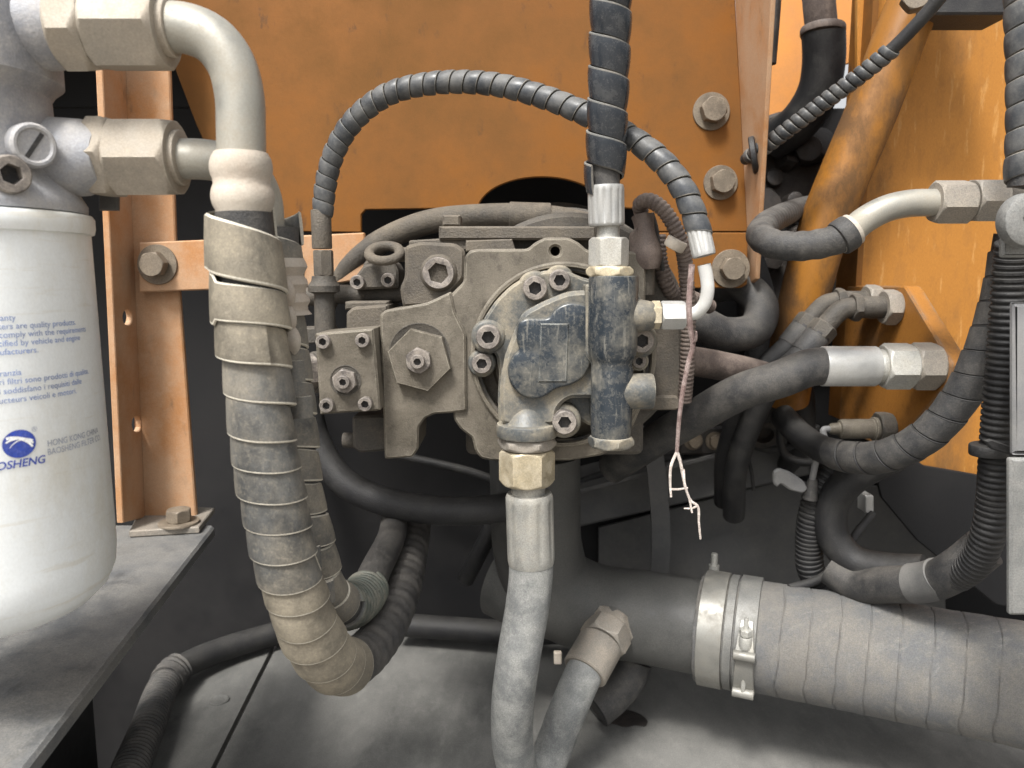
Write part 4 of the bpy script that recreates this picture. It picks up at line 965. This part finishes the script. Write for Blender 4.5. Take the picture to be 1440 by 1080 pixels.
# trapezoid port plate standing out towards the viewer, ports on its left face
XP = .365
prt = thing('port_plate', 'orange trapezoid port plate standing out from the bulkhead, fittings on its face', 'plate', PX(1300, 640, XP))
pp_ = [PX(x_, y_, XP) for x_, y_ in ((1200, 402), (1272, 402), (1338, 512), (1330, 545), (1252, 636), (1200, 610))]
pp_[0].y = pp_[-1].y = YR-.001
mb = MB(); prism(mb, [roundpoly([(p_.y, p_.z) for p_ in pp_], .004)], (0, 0, 0), (0, 1, 0), (0, 0, 1), (1, 0, 0), XP, XP+.016, .0015)
link('plate', mb.build('plate', pp_[3], 28), 'port_paint', prt, pp_[3])
def fitting_hose(name, label, px, py, parts, hose, r, m='rubber', fer=None):
    """hose screwed on the left face of the port plate at pixel (px, py)"""
    p0 = PX(px, py, XP); t_ = thing(name, label, 'hose', p0); x = 0
    for kind, ln, sz, mm in parts:
        c_ = p0+Vector((-(x+ln/2), 0, 0))
        if kind == 'hex': hexnut('hex_fitting', c_, (1, 0, 0), sz, ln, mm, t_, .25)
        else: cyl('sleeve' if kind == 'sleeve' else 'neck', c_, (1, 0, 0), bev(sz/2, -ln/2, ln/2, .0008), mm, t_, 32)
        x += ln*.985
    st = p0+Vector((-x+.01, 0, 0))
    return t_, st
t_, st = fitting_hose('pressure_hose', 'dusty black hose with bright steel sleeve from the port plate to behind the pump', 1318, 515,
    [('hex', .022, .036, 'zinc_dusty'), ('hex', .026, .035, 'zinc'), ('neck', .006, .030, 'zinc'), ('sleeve', .046, .0345, 'zinc_bright')], None, .016)
pa = Path([st, st+Vector((-.02, .0, -.001)), P(1100, 532, .668), P(1040, 552, .685), P(980, 585, .71), P(920, 620, .745), P(860, 658, .79)], .003)
tube('rubber_hose', pa, .0163, 'rubber', t_, 32)
# two elbow fittings above
for lab, px, py, Yo in (('upper elbow hose nearest the top corner of the port plate', 1262, 432, 0), ('rear elbow hose tucked behind the other elbow on the port plate', 1236, 424, 0)):
    t_, st = fitting_hose('elbow_hose', 'dark '+lab, px, py, [('hex', .014, .030, 'zinc_dusty'), ('neck', .022, .021, 'iron_dark'), ('hex', .008, .024, 'iron_dark')], None, .012)
    st = st+Vector((-.008, 0, 0))
    d1 = Vector((-.62, -.05, -.78))
    pe_ = Path([st+Vector((.012, 0, 0)), st, st+Vector((-.012, 0, -.003)), st+Vector((-.022, 0, -.013)), st+Vector((-.022, 0, -.013))+d1*.012], .0015)
    tube('elbow', pe_, .0095, 'iron_dark', t_, 24)
    e_ = pe_.c[-1]; hexnut('swivel_nut', e_, d1, .023, .014, 'iron_dark', t_)
    ph_ = Path([e_, e_+d1*.03, e_+d1*.06+Vector((-.006, .01, -.005)), e_+Vector((-.06, .05, -.14)), e_+Vector((-.05, .09, -.21))], .003)
    tube('rubber_hose', ph_, .0118, 'rubber_dark', t_, 24, .004)
    cyl('ferrule', e_+d1*.006, d1, bev(.0128, 0, .022, .001), 'rubber', t_, 24)
# pressure sensor
p0 = PX(1254, 603, XP); se = thing('pressure_sensor', 'small metal pressure sensor with grey lead under the port plate', 'sensor', p0)
hexnut('hex_base', p0+Vector((-.008, 0, 0)), (1, 0, 0), .030, .014, 'iron_dark', se)
cyl('barrel', p0+Vector((-.014, 0, 0)), (-1, 0, 0), [(0, .011), (.004, .0115), (.005, .0095), (.034, .0095), (.036, .0085), (.037, .006), (.044, .0055), (.046, .004)], 'iron_plate', se, 28)
lead = Path([p0+Vector((-.058, 0, 0)), p0+Vector((-.066, -.001, -.001)), P(1160, 622, .735), P(1148, 648, .735), P(1142, 676, .74)], .0015)
tube('lead', lead, .0032, 'grey_plastic', se, 14)
cyl('lead_gland', P(1143, 674, .74), (-.1, 0, -1), [(0, .0045), (.003, .0055), (.02, .0075)], 'rubber', se, 20)
# oval tag hanging on the conduit
plateY('cable_clip', [(1088, 664), (1096, 659), (1112, 664), (1130, 676), (1137, 688), (1130, 694), (1112, 690), (1098, 680), (1094, 686), (1088, 680)], .735, .006, 'grey_plastic', None, .0015, 4, label='grey oval plastic clip hanging beside the ribbed conduit below the sensor', cat='clip')

# orange diagonal tube
dt = px_path([(1330, -120, .80), (1290, -10, .80), (1262, 60, .80), (1228, 150, .80), (1190, 240, .80), (1162, 310, .80), (1138, 390, .805), (1118, 480, .82), (1105, 560, .85)])
tube('orange_tube', dt, S(35, 200, .80), 'orange_dark', None, 36, label='oily orange tube slanting down in front of the bulkhead edge', cat='tube')
boxpx('dark_bracket', 1300, -60, 1424, 20, .76, .05, 'rubber_dark', None, .002, label='black rubber bracket along the top of the bulkhead', cat='bracket')
hb, ws = hexbolt_mesh(); bo = link('bracket_bolt', hb, None, None, P(1285, 2, .755), frame((-.3, -1, .1), .4), .011, label='small dusty bolt head beside the black rubber bracket', cat='bolt')

# thin wrapped cable from the panel flange to the upper right
cp_ = px_path([(1048, 224, .785), (1062, 216, .765), (1100, 188, .745), (1160, 143, .725), (1220, 98, .705), (1262, 62, .69), (1300, 22, .675), (1335, -20, .66), (1380, -80, .64)], .0018)
cab = thing('wrapped_cable', 'thin black cable with ribbed wrap rising from the panel flange to the bracket', 'cable', cp_.c[0])
tube('cable', cp_, S(9, 100, .70), 'rubber_dark', cab, 20)
spiral('spiral_wrap', cp_, S(9.6, 100, .72), .0078, .84, .0012, ['guard_mid', 'guard_dark_edge'], cab, .012, cp_.len*.64, belly=.0005, hand=1, per=24, tilt=.3)
cyl('grommet', P(1060, 218, .765), (1, -.35, .2), [(-.003, .016), (-.002, .0175), (.002, .0175), (.003, .016), (.003, .010), (-.002, .009)], 'rubber_dark', cab, 28)

# upper steel elbow with two hex fittings, hose looping back
uh = thing('return_hose', 'black hose doubling back from a bent steel pipe with two brown hex fittings', 'hose', P(1100, 350, .62))
Yu = .60
hexnut('hex_fitting', P(1338, 284, Yu), (1, 0, 0), S(54, 284, Yu), S(50, 284, Yu), 'zinc_dusty', uh, .3)
hexnut('hex_fitting', P(1386, 282, Yu), (1, 0, 0), S(56, 284, Yu), S(42, 284, Yu), 'zinc_dusty', uh, .1)
cyl('port_neck', P(1405, 282, Yu), (1, 0, 0), bev(S(26, 284, Yu), 0, .06, .001), 'iron', uh, 32)
up_ = px_path([(1315, 285, Yu), (1280, 286, Yu), (1245, 294, Yu), (1215, 310, Yu), (1192, 330, Yu), (1178, 340, Yu)], .002)
tube('steel_pipe', up_, S(19, 290, Yu), 'pale_pipe', uh, 32)
up2 = px_path([(1200, 322, Yu), (1180, 335, Yu), (1140, 345, Yu+.006), (1095, 345, Yu+.016), (1072, 335, Yu+.035), (1076, 318, Yu+.085), (1100, 303, Yu+.16), (1130, 292, Yu+.26), (1160, 284, Yu+.34)], .0025)
tube('rubber_hose', up2, lambda x: S(21, 330, Yu)*(1+.03*math.sin(x*520)), 'rubber', uh, 32, .012)
cyl('ferrule_lip', up2.at(.010)[0], up2.at(.0)[0]-up2.at(.012)[0], bev(S(25.5, 330, Yu), -.004, .008, .002), 'rubber', uh, 32)
cyl('white_ring', up2.at(.002)[0], up2.at(.0)[0]-up2.at(.012)[0], bev(S(23.5, 330, Yu), -.002, .003, .001), 'tape_pale', uh, 32)

# pipe with sleeve in the gap at the top
pg = thing('vent_pipe', 'dark brown pipe entering a wider rubber sleeve in the gap at the top', 'pipe', P(1120, 180, .95))
g1 = px_path([(1148, -120, .92), (1150, -20, .92), (1156, 50, .93), (1157, 70, .935)]); tube('pipe', g1, S(22, 30, .92), 'boot', pg, 28)
g2 = px_path([(1158, 40, .93), (1158, 90, .94), (1150, 130, .95), (1125, 170, .97), (1085, 200, 1.0)]); tube('sleeve', g2, S(29, 80, .94), 'rubber_dark', pg, 32)
cyl('sleeve_lip', P(1157, 44, .93), (0, .1, 1), bev(S(30.5, 44, .93), -.004, .005, .002), 'boot', pg, 32)
plateY('inner_orange_panel', [(1060, -120), (1212, -120), (1212, 84), (1184, 92), (1180, 120), (1150, 170), (1060, 190)], 1.045, .006, 'orange_far', None, .001, label='small orange inner panel seen through the gap beside the vent pipe', cat='panel')
tube('dark_rod', px_path([(1090, -30, .90), (1086, 30, .90), (1081, 90, .90)]), .008, 'engine_dark', None, 16, label='dark upright rod beside the panel flange at the top of the gap', cat='rod')
# dark engine lump in the gap
eg = thing('engine_block', 'oily dark engine casting deep in the gap right of the panel', 'engine', P(1120, 480, 1.05))
plateY('casting', [(1050, 175), (1090, 158), (1130, 150), (1150, 190), (1165, 180), (1185, 240), (1200, 300), (1200, 480), (1050, 480)], 1.01, .04, 'engine_dark', eg, .004, 8)
for i in range(14):
    x_, y_ = random.uniform(1060, 1180), random.uniform(200, 420)
    cyl('casting_boss', P(x_, y_, 1.01), (random.uniform(-.4, .4), -1, random.uniform(-.2, .5)), bev(random.uniform(.008, .02), -.01, random.uniform(.008, .03), .002), 'engine_dark', eg, random.choice((6, 20, 20)))

# ------------------------------------------------------------------ more hoses behind the pump, right
def hose(label, pts, r, m='rubber', n=28, ribs=0, cat='hose', name='hose', lump=0):
    pa = px_path(pts, .003); rr = S(r, pts[0][1], pts[0][2])
    if ribs: return ribbed(name, pa, rr, ribs, m, None, .13, n, label=label, cat=cat)
    return tube(name, pa, rr, m, None, n, lump=lump, label=label, cat=cat)
hose('thick black hose bending in a U below the right orange mounting bar', [(1000, 405, .86), (1040, 400, .82), (1070, 430, .80), (1062, 462, .785), (1020, 470, .77), (985, 455, .76), (950, 440, .76)], 22)
hose('dusty hose rising behind the U-bend beside the right orange bar', [(1040, 330, .90), (1062, 390, .90), (1075, 450, .90), (1065, 520, .89), (1078, 590, .89)], 20, 'rubber_dark')
hose('brown dusty hose stub with rings right of the pump housing', [(955, 505, .72), (1000, 512, .735), (1050, 522, .75), (1100, 535, .80)], 21, 'boot')
hose('dark hose dropping behind the port plate hoses', [(1110, 470, .90), (1125, 530, .88), (1130, 590, .88), (1120, 635, .93), (1105, 655, .99), (1095, 665, 1.038)], 16, 'rubber_dark')
hose('black hose hanging in shadow by the frame rail end', [(1075, 520, .92), (1082, 580, .92), (1078, 600, .92)], 17, 'rubber_dark')
pc_ = P(1074, 610, .90); cyl('pipe_clip', pc_, (0, -.9, -.4), [(-.01, .016), (0, .018), (.004, .018), (.005, .015), (.004, .011), (-.004, .010)], 'engine_dark', None, 28, label='round dark pipe clip at the end of the frame rail', cat='clip')
# big black wrapped hose, lower right sweep
lr = thing('sweeping_hose', 'black wrapped hose sweeping from the far right down past the sensor', 'hose', P(1250, 640, .62))
lp = px_path([(1100, 585, .80), (1130, 615, .76), (1180, 640, .70), (1240, 642, .66), (1300, 615, .635), (1350, 560, .62), (1385, 490, .61), (1410, 410, .605), (1425, 330, .60)], .0025)
tube('rubber_hose', lp, S(22, 600, .64), 'rubber_dark', lr, 32)
spiral('rubber_wrap', lp, S(22.4, 600, .64), .020, 1.0, .0008, ['rubber', 'rubber_dark'], lr, .10, lp.len-.01, tilt=1.0, per=32)
hose('black hose curling in a C above the suction hose', [(1260, 640, .72), (1205, 668, .73), (1172, 705, .74), (1172, 755, .74), (1200, 788, .73), (1250, 800, .71), (1300, 803, .69)], 23, 'rubber_dark')
cd = thing('hanging_conduit', 'ribbed black conduit hanging below the grey oval clip', 'conduit', P(1140, 800, .76))
cpth = px_path([(1180, 650, .76), (1156, 680, .755), (1143, 720, .755), (1138, 760, .76), (1140, 800, .765), (1160, 830, .78)], .002)
ribbed('ribbed_sleeve', cpth, S(19.5, 720, .755), .0048, 'rubber_dark', cd, .14, 28)
hose('smooth blue-black hose passing under the pipe saddle', [(1170, 800, .74), (1205, 822, .72), (1250, 822, .69), (1310, 818, .655), (1352, 796, .63), (1385, 770, .62)], 24, 'rubber')
cc_ = px_path([(1345, 812, .632), (1370, 793, .61), (1390, 750, .592), (1398, 700, .586), (1402, 640, .58), (1408, 560, .575), (1416, 470, .57), (1424, 370, .565), (1428, 330, .56)], .002)
ribbed('corrugated_conduit', cc_, S(23.5, 600, .58), .0050, 'rubber_dark', None, .12, 36, label='tall black corrugated conduit at the far right edge', cat='conduit')
# pipe saddle clip over the lower hoses
sp_ = px_path([(1205, 822, .72), (1250, 822, .69), (1310, 818, .655), (1352, 796, .63)], .002); mb = MB(); prev = None; rr_ = S(24, 800, .74)
for i in range(17):
    sl = .058+.0022*i; c, N, B = sp_.at(sl); tt = sp_.at(sl+.001)[0]-c
    cur = mb.ring([c+(N*math.cos(2*PI*k/28)+B*math.sin(2*PI*k/28))*(rr_*(1.05+.05*math.cos(2*PI*k/28))+(-.003 if i in (0, 16) else 0)) for k in range(28)])
    if prev: mb.bridge(prev, cur)
    prev = cur
link('pipe_saddle', mb.build('pipe_saddle', sp_.c[0], 50), 'frame_dark', None, sp_.c[0], label='curved grey steel saddle strap over the blue-black hose', cat='strap')
boxpx('angle_bracket', 1217, 697, 1229, 722, .80, .02, 'zinc_bright', None, .001, 2, label='small bright metal bracket inside the curl of the C-shaped hose', cat='bracket')
hose('thin black cable leading down from the small bright bracket', [(1228, 722, .80), (1205, 750, .79), (1180, 790, .77), (1150, 815, .75), (1110, 828, .74)], 6, 'rubber_dark', 12, cat='cable', name='thin_cable')
tie = P(1391, 632, .578); cyl('cable_tie', tie, (-.06, 0, 1), [(-.004, S(24.5, 632, .58)), (-.003, S(25.5, 632, .58)), (.003, S(25.5, 632, .58)), (.004, S(24.5, 632, .58))], 'rubber_dark', None, 36, label='black cable tie round the tall corrugated conduit', cat='cable tie')
plateY('conduit_stay', [(1385, 620), (1395, 618), (1440, 634), (1460, 640), (1460, 650), (1440, 646), (1395, 632)], .545, .004, 'rubber_dark', None, .001, label='black stay strap tying the conduit to the grey box', cat='strap')

# far right: grey box, steel edge plate, round washer eye, wrapped hose
boxpx('grey_box', 1424, 425, 1560, 640, .52, .004, 'grey_plastic', None, .003, 4, label='grey plastic housing beside the corrugated conduit', cat='housing')
boxpx('edge_plate', 1421, 645, 1560, 866, .50, .006, 'grey_metal', None, .0018, 4, label='scuffed grey steel plate edge above the suction hose', cat='plate')
ey = thing('hinge_pin', 'pale grey round pin head with hex socket at the right edge', 'pin', P(1440, 310, .50))
pz = P(1443, 310, .50); rr_ = S(38, 310, .5); hx = hexr(rr_*.62)
mb = MB(); polar(mb, [(-.004, rr_), (.003, rr_), (.005, rr_*.95), (.006, rr_*.85), (.006, hx), (.001, hx), (.001, .001)], 48, pz, TOCAM, .3, [0, 0, 0, 0, 0, 1, 1]); link('pin_head', mb.build('pin_head', pz), ['grey_metal', 'socket'], ey, pz)
boxpx('pin_mount', 1410, 335, 1560, 362, .512, .006, 'grey_metal', ey, .002, 3)
rh = thing('wrapped_hose', 'grey wrapped hose running up the right edge above the pin', 'hose', P(1442, 250, .54))
rhp = px_path([(1436, 262, .54), (1440, 180, .54), (1440, 100, .54), (1438, 20, .54), (1436, -100, .54)], .003)
tube('rubber_hose', rhp, S(18, 100, .54), 'rubber', rh, 28)
spiral('spiral_wrap', rhp, S(19, 100, .54), .016, .97, .0012, ['guard_mid', 'guard_dark_edge'], rh, .004, rhp.len-.01, belly=.0006, per=32)

# ------------------------------------------------------------------ lower left and dark hoses behind the pump
hose('large black hose curving under the regulator block in the shadow', [(430, 560, .74), (445, 620, .735), (480, 675, .725), (540, 705, .715), (620, 718, .71), (700, 715, .72), (760, 700, .74)], 20, 'rubber_dark')
hose('black hose slanting down behind the grey looping hose', [(700, 720, .86), (680, 765, .86), (655, 815, .88)], 12, 'rubber_dark')
hose('black hose lying on the floor plate near the back wall', [(560, 878, 1.00), (640, 884, .99), (740, 890, .97), (830, 886, .95)], 16, 'rubber_dark')
fl = thing('floor_hose', 'black hose coming out of a ribbed conduit on the floor below the rail', 'hose', G(240, 960, .01))
fp = Path([G(520, 835, .02), G(430, 880, .02), G(380, 893, .02), G(300, 918, .022), G(250, 942, .024), G(232, 962, .024), G(205, 1030, .024), G(180, 1090, .024), G(150, 1170, .024)], .003)
cut = .0
ptx = min(range(fp.n+1), key=lambda i: (fp.c[i]-G(240, 952, .024)).length)*fp.len/fp.n
tube('rubber_hose', fp, .0155, 'rubber_dark', fl, 28, 0, ptx)
ribbed('ribbed_conduit', fp, .0180, .0060, 'rubber', fl, .14, 28, ptx)
tube('tape_joint', fp, lambda x: .0190+.0012*math.sin(x*600), 'rubber', fl, 24, ptx-.02, ptx+.012, lump=.1)
hose('plain dark hose standing behind the post below the bar', [(420, 690, .90), (400, 640, .92), (380, 560, .95), (370, 460, .98)], 22, 'rubber_dark')

for lab, pts, r in (('thin black cable sagging under the pressure hose across the frame rail', [(1000, 560, .93), (1030, 610, .92), (1080, 632, .91), (1130, 622, .90), (1170, 600, .88)], 5),
                    ('thin cable hanging straight down in front of the frame rail', [(1038, 585, .94), (1046, 620, .94), (1056, 660, .94), (1060, 690, .94)], 2.5),
                    ('black cable looping between the elbow hoses and the frame rail end', [(1120, 560, .86), (1098, 600, .86), (1105, 640, .86), (1140, 650, .85), (1180, 625, .84)], 6),
                    ('slim black hose running down behind the regulator block on the left', [(420, 430, .80), (415, 500, .80), (425, 560, .80), (450, 610, .80)], 8),
                    ('slim dark cable crossing the back wall under the pump barrel', [(560, 640, .97), (650, 660, .97), (760, 690, .98), (870, 660, .98), (960, 640, .97)], 6)):
    hose(lab, pts, r, 'rubber_dark', 12, cat='cable', name='loose_cable')
for x_, y_, w_, h_ in ((880, 625, 34, 26), (975, 622, 50, 22), (1040, 640, 30, 20)):
    pass
fb = thing('rail_block', 'dark rusty steel block bolted on top of the frame rail', 'block', P(985, 640, .95))
boxpx('block', 955, 600, 1025, 640, .95, .04, 'engine_dark', fb, .003, 4)
hex_bolt(975, 620, .95, 8, 13, fb); hex_bolt(1005, 620, .95, 8, 13, fb)
